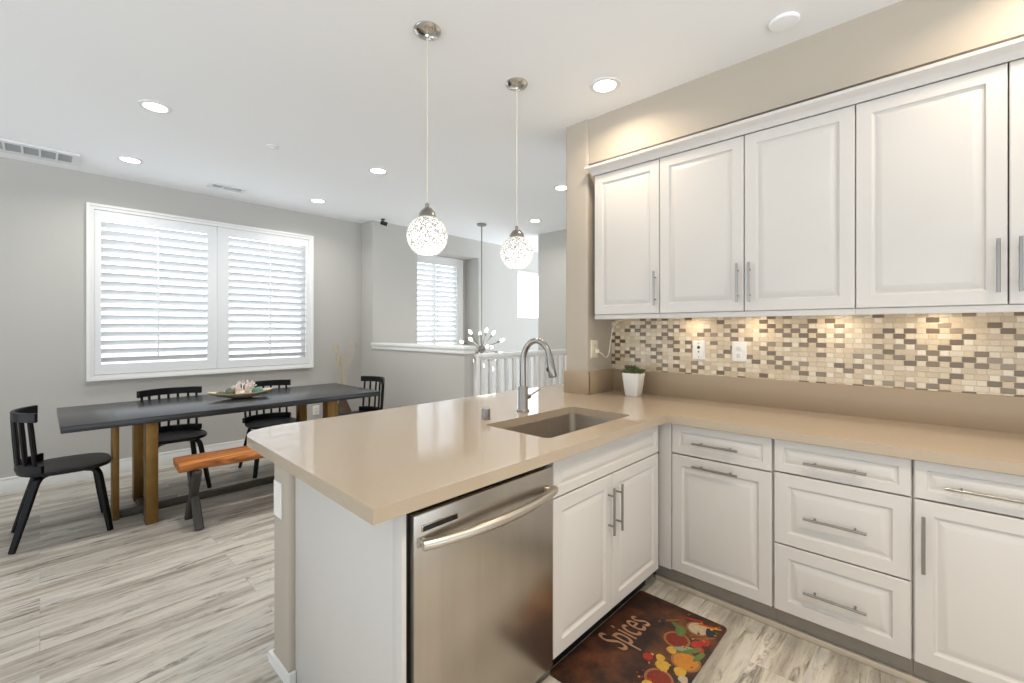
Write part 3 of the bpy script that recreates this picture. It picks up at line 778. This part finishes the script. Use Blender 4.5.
for k in range(210):
    a = random.uniform(0, 2*math.pi); rr_ = 0.085*math.sqrt(random.random()); h = random.uniform(0.0, 0.06)*(1-rr_/0.11)
    base_p = Vector((px_+rr_*0.7*math.cos(a), py_+rr_*0.7*math.sin(a), ZT+0.145+h*0.7))
    tilt = random.uniform(0.2, 1.2); dr = Vector((math.cos(a)*math.sin(tilt), math.sin(a)*math.sin(tilt), math.cos(tilt)))
    L = random.uniform(0.022, 0.036); w = random.uniform(0.006, 0.010)
    side = dr.cross(Vector((0, 0, 1))).normalized(); nn = side.cross(dr)
    b.mi = random.choice((0, 0, 0, 1, 2))
    p = [base_p, base_p+dr*L*0.5+side*w+nn*0.003, base_p+dr*L, base_p+dr*L*0.5-side*w+nn*0.003]; mid = base_p+dr*L*0.5-nn*0.002
    vs = b.ring(p); mv = b.bm.verts.new(mid)
    for i in range(4): b.face((vs[i], vs[(i+1) % 4], mv))
b.mi = 0
b.build('foliage', [M['leaf'], M['leafd'], M['leafl']], t, smooth=0)

# ------------------------------------------------------------------ printed mat
def flat_mat(name, rgb): return mat(name, tuple(int(v*0.82) for v in rgb), 0.6, var=0.12, bscale=60)
t = thing('kitchen_mat', 'dark printed kitchen mat reading Spices on the floor by the sink cabinet', 'mat', (1.75, 0.885, 0))
mx0, mx1, my0, my1 = 1.372, 2.135, 0.674, 1.102
b = B(); b.plate(rrect(mx0, mx1, my0, my1, 0.022), [], lambda u, v, n: (u, v, n), 0.006); b.build('mat_pad', M['mat'], t, smooth=0)
cu = bpy.data.curves.new('lettering', 'FONT'); cu.body = 'Spices'; cu.size = 0.1; cu.align_x = 'LEFT'; cu.extrude = 0.0003
to = bpy.data.objects.new('lettering_source', cu); COL.objects.link(to)
dg = bpy.context.evaluated_depsgraph_get(); me = bpy.data.meshes.new_from_object(to.evaluated_get(dg))
bpy.data.objects.remove(to); me.name = 'lettering'
xs = [v.co.x for v in me.vertices]; ys = [v.co.y for v in me.vertices]
for v in me.vertices:
    v.co.x = (v.co.x-min(xs))/(max(xs)-min(xs))*0.240 + 1.682 - 1.75
    v.co.y = (v.co.y-min(ys))/(max(ys)-min(ys))*0.185 + 0.893 - 0.885
    v.co.z = 0.0064 + (0.0002 if v.co.z > 0 else -0.0002)
me.materials.clear(); me.materials.append(flat_mat('lettering_tan', (196, 150, 118)))
lo = bpy.data.objects.new('printed_lettering', me); COL.objects.link(lo); lo.parent = t
pm = [flat_mat('print_wood_bowl', (168, 112, 62)), flat_mat('print_salt', (206, 186, 160)), flat_mat('print_paprika', (140, 44, 26)), flat_mat('print_turmeric', (214, 140, 44)),
      flat_mat('print_tomato', (188, 52, 36)), flat_mat('print_herb', (104, 128, 62)), flat_mat('print_lemon', (220, 172, 62)), flat_mat('print_slate', (46, 48, 54)), flat_mat('print_sage', (146, 164, 128)), flat_mat('print_stick', (150, 100, 56))]
b = B()
lay = [0.00615]
def blob(x, y, rx, ry, mi, rot=0.0, n=20, wob=0.0):
    lay[0] += 0.00002
    z = lay[0]; b.mi = mi; ca, sa = math.cos(rot), math.sin(rot); pts = []
    for i in range(n):
        a = 2*math.pi*i/n; w = 1 + wob*math.sin(3*a+x*50) + wob*0.6*math.sin(5*a+y*70)
        u, v_ = rx*w*math.cos(a), ry*w*math.sin(a); pts.append((x+u*ca-v_*sa, y+u*sa+v_*ca, z))
    lo_ = b.ring([(p[0], p[1], 0.0058) for p in pts]); hi = b.ring(pts); b.bridge(lo_, hi); b.face(hi)
def bowl_print(x, y, r, fill):
    blob(x, y, r, r, 0); blob(x, y, r*0.82, r*0.82, fill); blob(x-r*0.1, y+r*0.1, r*0.5, r*0.45, fill, 0.4, 20, 0.1)
bowl_print(2.035, 0.770, 0.050, 1); bowl_print(1.900, 0.810, 0.055, 2); bowl_print(1.800, 0.730, 0.058, 3); bowl_print(1.640, 0.770, 0.055, 2); bowl_print(1.50, 0.74, 0.05, 1)
for x, y, r, mi in ((1.925, 0.735, 0.024, 4), (1.965, 0.715, 0.024, 4), (1.905, 0.715, 0.02, 4), (1.715, 0.790, 0.030, 6), (1.75, 0.815, 0.02, 6), (1.825, 0.80, 0.022, 6), (1.73, 0.725, 0.026, 6), (1.70, 0.70, 0.02, 1), (1.72, 0.855, 0.022, 4), (1.57, 0.72, 0.025, 4), (1.585, 0.79, 0.022, 6), (1.45, 0.80, 0.02, 4)):
    blob(x, y, r, r*0.9, mi, 0.3, 18, 0.06)
for x, y, rx, ry, rot, mi in ((1.865, 0.765, 0.045, 0.014, -0.9, 8), (1.875, 0.735, 0.045, 0.013, -0.6, 5), (1.86, 0.70, 0.04, 0.012, -0.2, 5), (1.965, 0.82, 0.035, 0.022, 0.3, 5), (1.99, 0.845, 0.03, 0.012, 1.2, 5),
                              (2.04, 0.715, 0.033, 0.022, 0.6, 7), (1.99, 0.725, 0.05, 0.007, -0.8, 9), (2.075, 0.745, 0.06, 0.007, -1.2, 6), (2.085, 0.735, 0.05, 0.006, -1.2, 4), (2.0, 0.89, 0.05, 0.006, -0.7, 9), (1.975, 0.905, 0.02, 0.012, 0.5, 7), (2.085, 0.81, 0.045, 0.006, 1.9, 4),
                              (1.62, 0.70, 0.06, 0.008, 0.1, 5), (1.46, 0.70, 0.05, 0.01, 0.4, 5)):
    blob(x, y, rx, ry, mi, rot, 18, 0.05)
random.seed(11)
for k in range(46):
    blob(random.uniform(1.42, 2.11), random.uniform(0.69, 0.86), random.uniform(0.003, 0.008), random.uniform(0.003, 0.007), random.choice((2, 3, 4, 5, 6, 9)), random.random()*3, 8)
b.mi = 0
b.build('printed_picture', pm, t, smooth=0)

# ------------------------------------------------------------------ dining table
t = thing('dining_table', 'long charcoal wood dining table on brass plate legs in front of the shutters', 'table', (1.17, 4.34, 0))
b = B(); b.box(0.087, 2.25, 3.862, 4.822, 0.716, 0.76, 0.003); b.build('tabletop', M['tablewood'], t)
xc = 1.17
for s in (-1, 1):
    for (xa, xb, ya, yb) in ((0.600, 0.668, 3.945, 4.05), (0.598, 0.664, 4.55, 4.655), (0.782, 0.818, 4.205, 4.335)):
        x0, x1 = sorted((xc + s*xa, xc + s*xb))
        b = B(); b.box(x0, x1, ya, yb, 0.0, 0.716, 0.003); b.build('leg', M['brass'], t)
b = B(); b.box(xc-0.79, xc+0.79, 4.235, 4.295, 0.0, 0.045, 0.003)
for s in (-1, 1):
    x0, x1 = sorted((xc+s*0.612, xc+s*0.655)); b.box(x0, x1, 4.05, 4.55, 0.0, 0.03, 0.003)
b.build('floor_stretcher', M['iron'], t)
b = B(); b.box(xc-0.80, xc+0.80, 4.24, 4.30, 0.69, 0.7158, 0.002)
b.build('apron_rail', M['iron'], t)

# ------------------------------------------------------------------ chairs
def arc_pts(zc, xa, half=0.215, depth=0.115, n=17, lean=0.0):
    Rr = (half*half + depth*depth)/(2*depth); th = math.asin(min(1, half/Rr))
    return [(xa + Rr - Rr*math.cos(-th + 2*th*i/(n-1)), Rr*math.sin(-th + 2*th*i/(n-1)), zc) for i in range(n)]
def make_chair(loc, rz, label):
    c = thing('dining_chair', label, 'chair', (0, 0, 0), 'black spindle-back dining chairs')
    out = []
    for i in range(40):
        a = 2*math.pi*i/40; ca, sa = math.cos(a), math.sin(a)
        e = 2/3.0 if ca > 0 else 2/2.3
        out.append((0.015 + 0.228*math.copysign(abs(ca)**e, ca), 0.225*math.copysign(abs(sa)**e, sa)))
    b = B(); prev = None
    for sc, z in ((0.93, 0.428), (0.985, 0.434), (1.0, 0.446), (0.985, 0.455), (0.90, 0.457), (0.5, 0.452)):
        cur = b.ring([(x*sc, y*sc, z) for x, y in out])
        if prev: b.bridge(prev, cur)
        else: b.face(cur)
        prev = cur
    b.face(prev); b.build('seat', M['chair'], c, smooth=40)
    b = B(); b.tube(arc_pts(0.478, -0.208), 1.0, flat=(0.022, 0.048)); b.build('lower_rail', M['chair'], c)
    b = B(); b.tube(arc_pts(0.806, -0.226, 0.222, 0.105), 1.0, flat=(0.020, 0.058)); b.build('top_rail', M['chair'], c)
    lo_ = arc_pts(0.49, -0.208, n=61); hi = arc_pts(0.79, -0.226, 0.222, 0.105, n=61)
    for k in range(7):
        i = 5 + round(k*50/6); b = B(); p0, p1 = Vector(lo_[i]), Vector(hi[i])
        b.tube([p0, p0.lerp(p1, 0.5), p1], [0.010, 0.011, 0.0095], 8); b.build('spindle', M['chair'], c)
    for fxx, tx in ((0.222, 0.165), (-0.222, -0.115)):
        for s in (-1, 1):
            top = Vector((tx, s*0.150, 0.416)); foot = Vector((fxx, s*0.212, 0.0)); dn = (foot-top).normalized(); inn = Vector((tx*0.35, s*0.03, 0.416))
            hd = (top-inn).normalized(); pts = [inn, inn.lerp(top, 0.5)]
            a0 = top - hd*0.045; a1 = top + dn*0.06
            for q in range(7):
                u = q/6; pts.append(a0*(1-u)**2 + top*2*u*(1-u) + a1*u**2)
            pts += [a1.lerp(foot, 0.5), foot]
            b = B(); b.tube(pts, [0.8]+[1.0]*(len(pts)-2)+[0.85], flat=(0.038, 0.026)); 
            for v in b.bm.verts: v.co.z = max(v.co.z, 0.0)
            b.build('leg', M['chair'], c)
    c.location = loc; c.rotation_euler = (0, 0, rz)
    return c
ch = make_chair((0.105, 4.25, 0), 0, 'black spindle-back chair at the left end of the table, seen from the side')
dup(ch, (0.785, 4.72, 0), 'black spindle-back chair behind the table, under the left shutter', R(-90))
dup(ch, (1.555, 4.71, 0), 'black spindle-back chair behind the table, just right of the shell bowl', R(-90))
dup(ch, (2.335, 4.41, 0), 'black spindle-back chair at the right end of the table by the half wall', R(180))

# ------------------------------------------------------------------ bench
t = thing('bench', 'live-edge amber wood bench on dark crossed legs in front of the table', 'bench', (1.25, 3.73, 0))
random.seed(8)
n = 30; x0, x1 = 0.632, 1.88
near = []; far = []
for i in range(n+1):
    s = i/n; x = x0 + (x1-x0)*s
    near.append((x, 3.585 + 0.022*math.sin(7.5*s+0.4) + 0.012*math.sin(17*s) + (0.015 if i in (0, n) else 0)))
    far.append((x + (0.012 if i == 0 else 0), 3.885 + 0.012*math.sin(6*s+1) + 0.006*math.sin(21*s)))
b = B(); outl = near + list(reversed(far)); prev = None
for inset, z in ((0.032, 0.400), (0.012, 0.412), (0.0, 0.436), (0.006, 0.450), (0.016, 0.4525)):
    cur = b.ring([(x, 3.735 + (y-3.735)*(1-inset/0.15), z) for x, y in outl])
    if prev: b.bridge(prev, cur)
    else: b.bridge(cur[:n+1], list(reversed(cur[n+1:])), closed=False)
    prev = cur
b.bridge(prev[:n+1], list(reversed(prev[n+1:])), closed=False)
b.build('seat', M['benchwood'], t, smooth=50)
for x in (0.735, 1.775):
    for s in (-1, 1):
        b = B(); b.tube([(x + s*0.004, 3.735 - s*0.138, 0.0), (x + s*0.004, 3.735, 0.20), (x + s*0.004, 3.735 + s*0.125, 0.400)], 1.0, flat=(0.05, 0.05), up=(1, 0, 0))
        for v in b.bm.verts:
            v.co.z = max(v.co.z, 0.0) if v.co.z < 0.2 else min(v.co.z, 0.4)
        b.build('leg', M['benchleg'], t)

# ------------------------------------------------------------------ bowl of shells
bx, by = 1.20, 4.36
ang = R(-8)
ua = Vector((math.cos(ang), math.sin(ang), 0)); va = Vector((-math.sin(ang), math.cos(ang), 0))
def bp(u, v, z): return Vector((bx, by, z)) + ua*u + va*v
b = B(); Lh, Wh = 0.245, 0.125; NS, NR = 36, 7
def shell_rings(th, flip):
    rings = []
    for j in range(NR+1):
        s = j/NR; ring = []
        for i in range(NS):
            a = 2*math.pi*i/NS; u = Lh*s*math.cos(a); v = Wh*s*math.sin(a)*(1-0.25*abs(math.cos(a))**3)
            z = 0.762 + 0.045*s**2.2 + 0.016*(abs(u)/Lh)**2.5*s + th
            if not flip and j == 0: z = 0.7605
            ring.append(bp(u*(1-th*0.0), v, z if not (flip is False and s < 0.3) else 0.7605 + 0.3*max(0, s-0.2)*0.02))
        rings.append(ring)
    return rings
outr = shell_rings(0.0, False); inr = shell_rings(0.006, True)
vo = [b.ring(r) for r in outr[1:]]; vi = [b.ring(r) for r in inr[1:]]
b.face(vo[0]); b.face(vi[0])
for a_, c_ in zip(vo, vo[1:]): b.bridge(a_, c_)
for a_, c_ in zip(vi, vi[1:]): b.bridge(a_, c_)
b.bridge(vo[-1], vi[-1])
tag(b.build('shell_bowl', M['bowlw'], smooth=50), 'shallow boat-shaped wooden bowl on the charcoal dining table', 'bowl')
def knob(name, u, v, r, m, label, cat, grp=None, sc=(1, 1, 1), lift=0.0):
    bb = B(); bb.sphere(bp(u, v, 0.771 + r*sc[2] + lift), r, 18, 12, sc)
    rnd = random.Random(int(abs(u*1000))+3)
    for vv in bb.bm.verts: vv.co += Vector((rnd.uniform(-1, 1), rnd.uniform(-1, 1), rnd.uniform(-1, 1)))*r*0.06
    tag(bb.build(name, M[m], smooth=80), label, cat, grp)
knob('moss_ball', -0.152, -0.012, 0.028, 'stone', 'small flattened grey-green ball at the left end of the wooden bowl', 'ornament', 'ornaments in the bowl', (1.5, 1.0, 0.85), 0.012)
knob('moss_ball', -0.083, 0.0, 0.041, 'stone', 'dark grey-green ball left of the coral in the wooden bowl', 'ornament', 'ornaments in the bowl')
knob('moss_ball', 0.122, -0.004, 0.038, 'teal', 'teal mottled ball right of the coral in the wooden bowl', 'ornament', 'ornaments in the bowl', (1.25, 1, 0.95))
knob('moss_ball', 0.186, 0.024, 0.020, 'teal', 'small teal ball near the right tip of the wooden bowl', 'ornament', 'ornaments in the bowl', (1.1, 1, 0.9), 0.006)
knob('sea_shell', -0.005, -0.056, 0.026, 'shell', 'pale round shell in the middle of the wooden bowl, in front of the coral', 'shell', 'ornaments in the bowl', (1.1, 1, 0.9), 0.012)
knob('sea_shell', -0.125, 0.058, 0.022, 'shell', 'pale pointed shell behind the dark ball in the wooden bowl', 'shell', 'ornaments in the bowl', (1.5, 0.8, 0.9), 0.01)
random.seed(21)
b = B(); cb = bp(0.028, 0.025, 0.772); b.sphere(cb + Vector((0, 0, 0.022)), 0.026, 14, 10, (1.3, 1.1, 0.85))
def branch(p, d, r, depth):
    L = random.uniform(0.028, 0.044); q = p + d*L
    b.tube([p, p.lerp(q, 0.5) + Vector((random.uniform(-1, 1), random.uniform(-1, 1), 0))*0.003, q], [r, r*0.9, r*0.8], 6)
    if depth == 0: b.sphere(q, r*1.0, 8, 6); return
    for k in range(2):
        nd = (d + Vector((random.uniform(-1, 1), random.uniform(-1, 1), random.uniform(-0.2, 0.7)))*0.75).normalized(); branch(q, nd, r*0.82, depth-1)
for k in range(11):
    a = 2*math.pi*k/11; branch(cb + Vector((0.018*math.cos(a), 0.014*math.sin(a), 0.03)), Vector((math.cos(a)*0.75, math.sin(a)*0.75, 0.75)).normalized(), 0.0076, 2)
tag(b.build('coral', M['coral'], smooth=60), 'branching white coral standing in the wooden bowl', 'ornament')

# ------------------------------------------------------------------ floor vase with dried stems
vx, vy = 2.60, 5.36
t = thing('floor_vase', 'dark woven teardrop vase with dry stems in the dining corner', 'vase', (vx, vy, 0))
b = B(); b.lathe((vx, vy, 0), [(0, 0), (0.10, 0), (0.135, 0.05), (0.150, 0.13), (0.138, 0.22), (0.105, 0.32), (0.065, 0.41), (0.043, 0.47), (0.038, 0.53), (0.048, 0.56), (0.040, 0.56), (0.032, 0.53), (0.034, 0.47), (0, 0.46)], 32)
b.build('basket_body', M['wicker'], t, smooth=50)
random.seed(5)
for k in range(9):
    a = random.uniform(0, 2*math.pi); sp = random.uniform(0.04, 0.22); hh = random.uniform(0.88, 1.12)
    tip = Vector((vx + 0.8*sp*math.cos(a), vy + 0.16*math.sin(a)*(sp/0.22), hh)); bs = Vector((vx, vy, 0.50))
    mid = bs.lerp(tip, 0.5) + Vector((-0.1*(tip.x-vx), -0.1*(tip.y-vy), 0))
    pts = [bs*(1-u)**2 + mid*2*u*(1-u) + tip*u**2 for u in [i/8 for i in range(9)]]
    b = B(); b.tube(pts, [0.0028]*8 + [0.0018], 6); st = b.build('dry_stem', M['straw'], t)
    b = B(); dv = (pts[-1]-pts[-2]).normalized()
    b.tube([tip, tip+dv*0.03, tip+dv*0.08, tip+dv*0.12], [0.003, 0.009, 0.008, 0.001], 8); b.build('seed_head', M['straw'], st)

# ------------------------------------------------------------------ stair railing
t = thing('stair_railing', 'white stair railing with square balusters beyond the worktop', 'railing', (4.1, 3.45, 0))
b = B(); b.box(3.092, 5.129, 3.415, 3.475, 1.055, 1.098, 0.008); b.box(3.092, 5.129, 3.43, 3.46, 1.03, 1.056, 0.003); b.build('hand_rail', M['trim'], t)
b = B(); b.box(3.092, 5.129, 3.425, 3.4495, 0.0, 0.05, 0.003); b.build('bottom_rail', M['trim'], t)
for i in range(16):
    x = 3.18 + i*0.125
    b = B(); b.box(x-0.018, x+0.018, 3.427, 3.4495+0.013, 0.05, 1.03, 0.002); b.build('baluster', M['trim'], t)
b = B(); b.box(3.092, 3.13, 3.41, 3.469, 0.0, 1.055, 0.003); b.build('newel', M['trim'], t)

# ------------------------------------------------------------------ chandelier
hx_, hy_, hz_ = 4.094, 4.43, 1.085
t = thing('sputnik_chandelier', 'sputnik chandelier with bare bulbs on a long rod over the stairwell', 'chandelier', (hx_, hy_, ZC))
b = B(); b.lathe((hx_, hy_, ZC-0.0005), [(0, 0), (0.065, 0), (0.065, -0.018), (0.055, -0.026), (0.012, -0.03), (0, -0.03)], 24); b.build('canopy', M['nickel'], t)
b = B(); b.cyl((hx_, hy_, ZC-0.028), (hx_, hy_, hz_+0.03), 0.008, seg=10); b.build('rod', M['nickel'], t)
b = B(); b.sphere((hx_, hy_, hz_), 0.052, 18, 12); b.build('hub', M['nickel'], t)
dirs = []
N = 18
for k in range(N):
    z = 1 - 2*(k+0.5)/N; a = k*2.399963; r = math.sqrt(1-z*z); dirs.append(Vector((r*math.cos(a), r*math.sin(a), z)))
hc = Vector((hx_, hy_, hz_))
for k, d in enumerate(dirs):
    L = (0.27, 0.21, 0.24)[k % 3]
    if d.z > 0.9: L = 0.2
    b = B(); b.cyl(hc + d*0.045, hc + d*L, 0.005, seg=8); b.cyl(hc + d*(L-0.01), hc + d*(L+0.035), 0.011, 0.013, 10); arm = b.build('arm', M['nickel'], t)
    b = B(); b.lathe(hc + d*(L+0.034), [(0, 0), (0.011, 0), (0.019, 0.02), (0.022, 0.036), (0.018, 0.054), (0.008, 0.068), (0, 0.073)], 12, d); b.build('bulb', M['bulb'], arm)
lamp('chandelier_glow', 'POINT', (hx_, hy_, hz_-0.001), 7.0, (1, 0.93, 0.82), t, shadow_soft_size=0.3)

# ------------------------------------------------------------------ pendants
def pendant(x, y, label):
    t = thing('pendant_light', label, 'pendant lamp', (x, y, ZC), 'glass globe pendants over the peninsula')
    zc = 1.797
    b = B(); b.lathe((x, y, ZC-0.0005), [(0, 0), (0.064, 0), (0.065, -0.006), (0.058, -0.016), (0.040, -0.024), (0.012, -0.028), (0.008, -0.036), (0, -0.036)], 28); b.build('canopy', M['chrome'], t)
    b = B(); b.cyl((x, y, ZC-0.034), (x, y, zc+0.145), 0.0022, seg=8); b.build('cable', M['cord'], t)
    b = B(); b.lathe((x, y, zc+0.077), [(0.041, -0.002), (0.042, 0.012), (0.037, 0.03), (0.026, 0.045), (0.014, 0.052), (0.010, 0.056), (0.010, 0.074), (0.004, 0.080), (0, 0.080)], 20)
    for k in range(4):
        a = k*math.pi/2 + 0.4; ca, sa = math.cos(a), math.sin(a)
        b.tube([(x+0.043*ca, y+0.043*sa, zc+0.080), (x+0.040*ca, y+0.040*sa, zc+0.105), (x+0.016*ca, y+0.016*sa, zc+0.132)], 0.003, 6)
    b.build('lamp_holder', M['nickel'], t)
    b = B(); pr = []; r = 0.096
    for k in range(19):
        a = R(66 - k*(66+62)/18); pr.append((r*math.cos(a), r*math.sin(a)))
    ri = r-0.004
    inner = [(ri*math.cos(R(-62 + k*(66+62)/18)), ri*math.sin(R(-62 + k*(66+62)/18))) for k in range(19)]
    b.lathe((x, y, zc), pr + inner + [pr[0]], 36); b.build('glass_shade', M['globe'], t, smooth=60)
    b = B(); b.lathe((x, y, zc+0.075), [(0, 0), (0.013, 0), (0.014, -0.03), (0.026, -0.055), (0.030, -0.075), (0.024, -0.097), (0, -0.107)], 16); b.build('bulb', M['bulb'], t)
    lamp('pendant_glow', 'POINT', (x, y, zc-0.055), 1.5, (1, 0.98, 0.95), t, shadow_soft_size=0.03)
    return t
p1 = pendant(1.262, 1.745, 'crackled glass globe pendant nearer the camera, left of the two over the peninsula')
dup(p1, (1.892, 1.750, ZC), 'crackled glass globe pendant farther away, above the faucet')

# ------------------------------------------------------------------ ceiling fixtures
neutral = (1.0, 0.97, 0.93)
rl = None
spots = [(0.505, 3.605, 'recessed ceiling light nearest the large grille, front left of the dining area', 7, neutral),
         (0.518, 4.886, 'recessed ceiling light above the left shutter', 7, neutral),
         (2.078, 3.612, 'recessed ceiling light left of the nearer pendant globe', 10, neutral),
         (2.107, 4.935, 'recessed ceiling light above the right shutter, near the wall', 7, neutral),
         (2.257, 1.388, 'large bright recessed light on the kitchen ceiling left of the soffit', 5, (1.0, 0.84, 0.64)),
         (3.593, 2.705, 'recessed ceiling light half hidden by the column edge', 6, neutral),
         (4.442, 3.783, 'faint recessed ceiling light above the farther pendant globe', 6, neutral),
         (2.25, -0.35, 'recessed kitchen ceiling light beyond the right edge, washing the soffit', 5.5, (1.0, 0.84, 0.64)),
         (0.95, -0.1, 'added unseen fill light in the kitchen ceiling over the aisle, nearest the dishwasher', 13, (1.0, 0.84, 0.62)),  # unseen lamp added to brighten the lower cabinets and floor
         (0.95, -1.5, 'added unseen fill light in the kitchen ceiling over the aisle, behind the viewer', 13, (1.0, 0.84, 0.62))]  # second unseen lamp, added to warm the aisle and dishwasher front
for x, y, lab, pw, colr in spots:
    r_ = thing('recessed_light', lab, 'ceiling light', (x, y, ZC), 'recessed ceiling lights')
    b = B(); b.lathe((x, y, ZC-0.0005), [(0.062, 0), (0.088, 0), (0.086, -0.005), (0.066, -0.008), (0.062, -0.005), (0.062, 0)], 32); b.build('trim_ring', M['ventw'], r_)
    b = B(); b.lathe((x, y, ZC-0.0008), [(0, 0), (0.0615, 0), (0.0615, -0.004), (0, -0.0045)], 32); b.build('lens', M['lens'], r_)
    lamp('recessed_lamp', 'AREA', (x, y, ZC-0.012), pw, colr, r_, shape='DISK', size=0.12, spread=R(150 if pw < 10 else 112))
b = B(); b.lathe((2.354, 0.50, ZC-0.0005), [(0, 0), (0.062, 0), (0.062, -0.008), (0.056, -0.013), (0.03, -0.015), (0, -0.015)], 32)
tag(b.build('smoke_detector', M['ceil']), 'round white disc detector on the ceiling beside the soffit', 'detector')
b = B(); b.lathe((1.244, 3.731, ZC-0.0005), [(0, 0), (0.045, 0), (0.043, -0.006), (0.02, -0.009), (0.012, -0.018), (0, -0.018)], 24)
tag(b.build('sprinkler_cap', M['ventw']), 'small white sprinkler cap on the ceiling between recessed lights', 'sprinkler')
# large return grille
gx0, gx1, gy0, gy1 = -0.50, 0.225, 5.04, 5.37
t = thing('return_air_grille', 'large white ceiling grille of grey panels at the top left', 'vent', ((gx0+gx1)/2, (gy0+gy1)/2, ZC))
cells = []
for k in range(7):
    x0_ = gx1-0.035-0.0955*(k+1)+0.008; cells.append([(x0_, gy0+0.05), (x0_+0.082, gy0+0.05), (x0_+0.082, gy1-0.06), (x0_, gy1-0.06)])
b = B(); b.plate([(gx0, gy0), (gx1, gy0), (gx1, gy1), (gx0, gy1)], cells, lambda u, v, n: (u, v, ZC-0.0005-n), 0.014); b.build('frame', M['ventw'], t, smooth=0)
b = B(); b.box(gx0+0.01, gx1-0.01, gy0+0.01, gy1-0.01, ZC-0.004, ZC-0.0006); b.build('filter', M['ventg'], t, smooth=0)
b = B()
for cl in cells:
    for j in range(1, 10):
        y = gy0+0.05 + (gy1-gy0-0.11)*j/10; b.box(cl[0][0]-0.001, cl[1][0]+0.001, y-0.004, y+0.004, ZC-0.012, ZC-0.0045)
b.build('slats', M['ventm'], t, smooth=0)
# small register
gx0, gx1, gy0, gy1 = 1.13, 1.44, 5.05, 5.21
t = thing('supply_register', 'small white ceiling register near the wall above the shutters', 'vent', ((gx0+gx1)/2, (gy0+gy1)/2, ZC))
cells = [[(gx0+0.03, gy0+0.03), (gx0+0.115, gy0+0.03), (gx0+0.115, gy1-0.03), (gx0+0.03, gy1-0.03)], [(gx0+0.13, gy0+0.03), (gx1-0.03, gy0+0.03), (gx1-0.03, gy1-0.03), (gx0+0.13, gy1-0.03)]]
b = B(); b.plate([(gx0, gy0), (gx1, gy0), (gx1, gy1), (gx0, gy1)], cells, lambda u, v, n: (u, v, ZC-0.0005-n), 0.012); b.build('frame', M['ventw'], t, smooth=0)
b = B(); b.box(gx0+0.01, gx1-0.01, gy0+0.01, gy1-0.01, ZC-0.003, ZC-0.0006); b.build('duct_opening', M['ventg'], t, smooth=0)
b = B()
for k, cl in enumerate(cells):
    for j in range(1, 6):
        y = gy0+0.03 + (gy1-gy0-0.06)*j/6
        mt = Matrix.Translation((0, y, ZC-0.008)) @ Matrix.Rotation(R(35), 4, 'X')
        b.box(cl[0][0]-0.001, cl[1][0]+0.001, -0.007, 0.007, -0.001, 0.001, mtx=mt)
b.build('louver_blades', M['ventw'], t, smooth=0)
# camera at the wall corner
t = thing('security_camera', 'small black security camera where the ceiling meets the wall corner', 'camera', (3.04, 5.16, ZC))
b = B(); b.lathe((3.04, 5.16, ZC-0.0005), [(0, 0), (0.028, 0), (0.028, -0.008), (0.01, -0.012), (0.008, -0.03), (0, -0.03)], 16); b.build('mount', M['blackgap'], t)
b = B(); b.cyl((3.01, 5.17, ZC-0.045), (3.085, 5.13, ZC-0.065), 0.026, seg=16); cb_ = b.build('camera_body', M['blackgap'], t)
b = B(); b.cyl((3.0845, 5.1303, ZC-0.0649), (3.088, 5.128, ZC-0.066), 0.017, seg=16); b.build('camera_lens', M['ventw'], cb_)
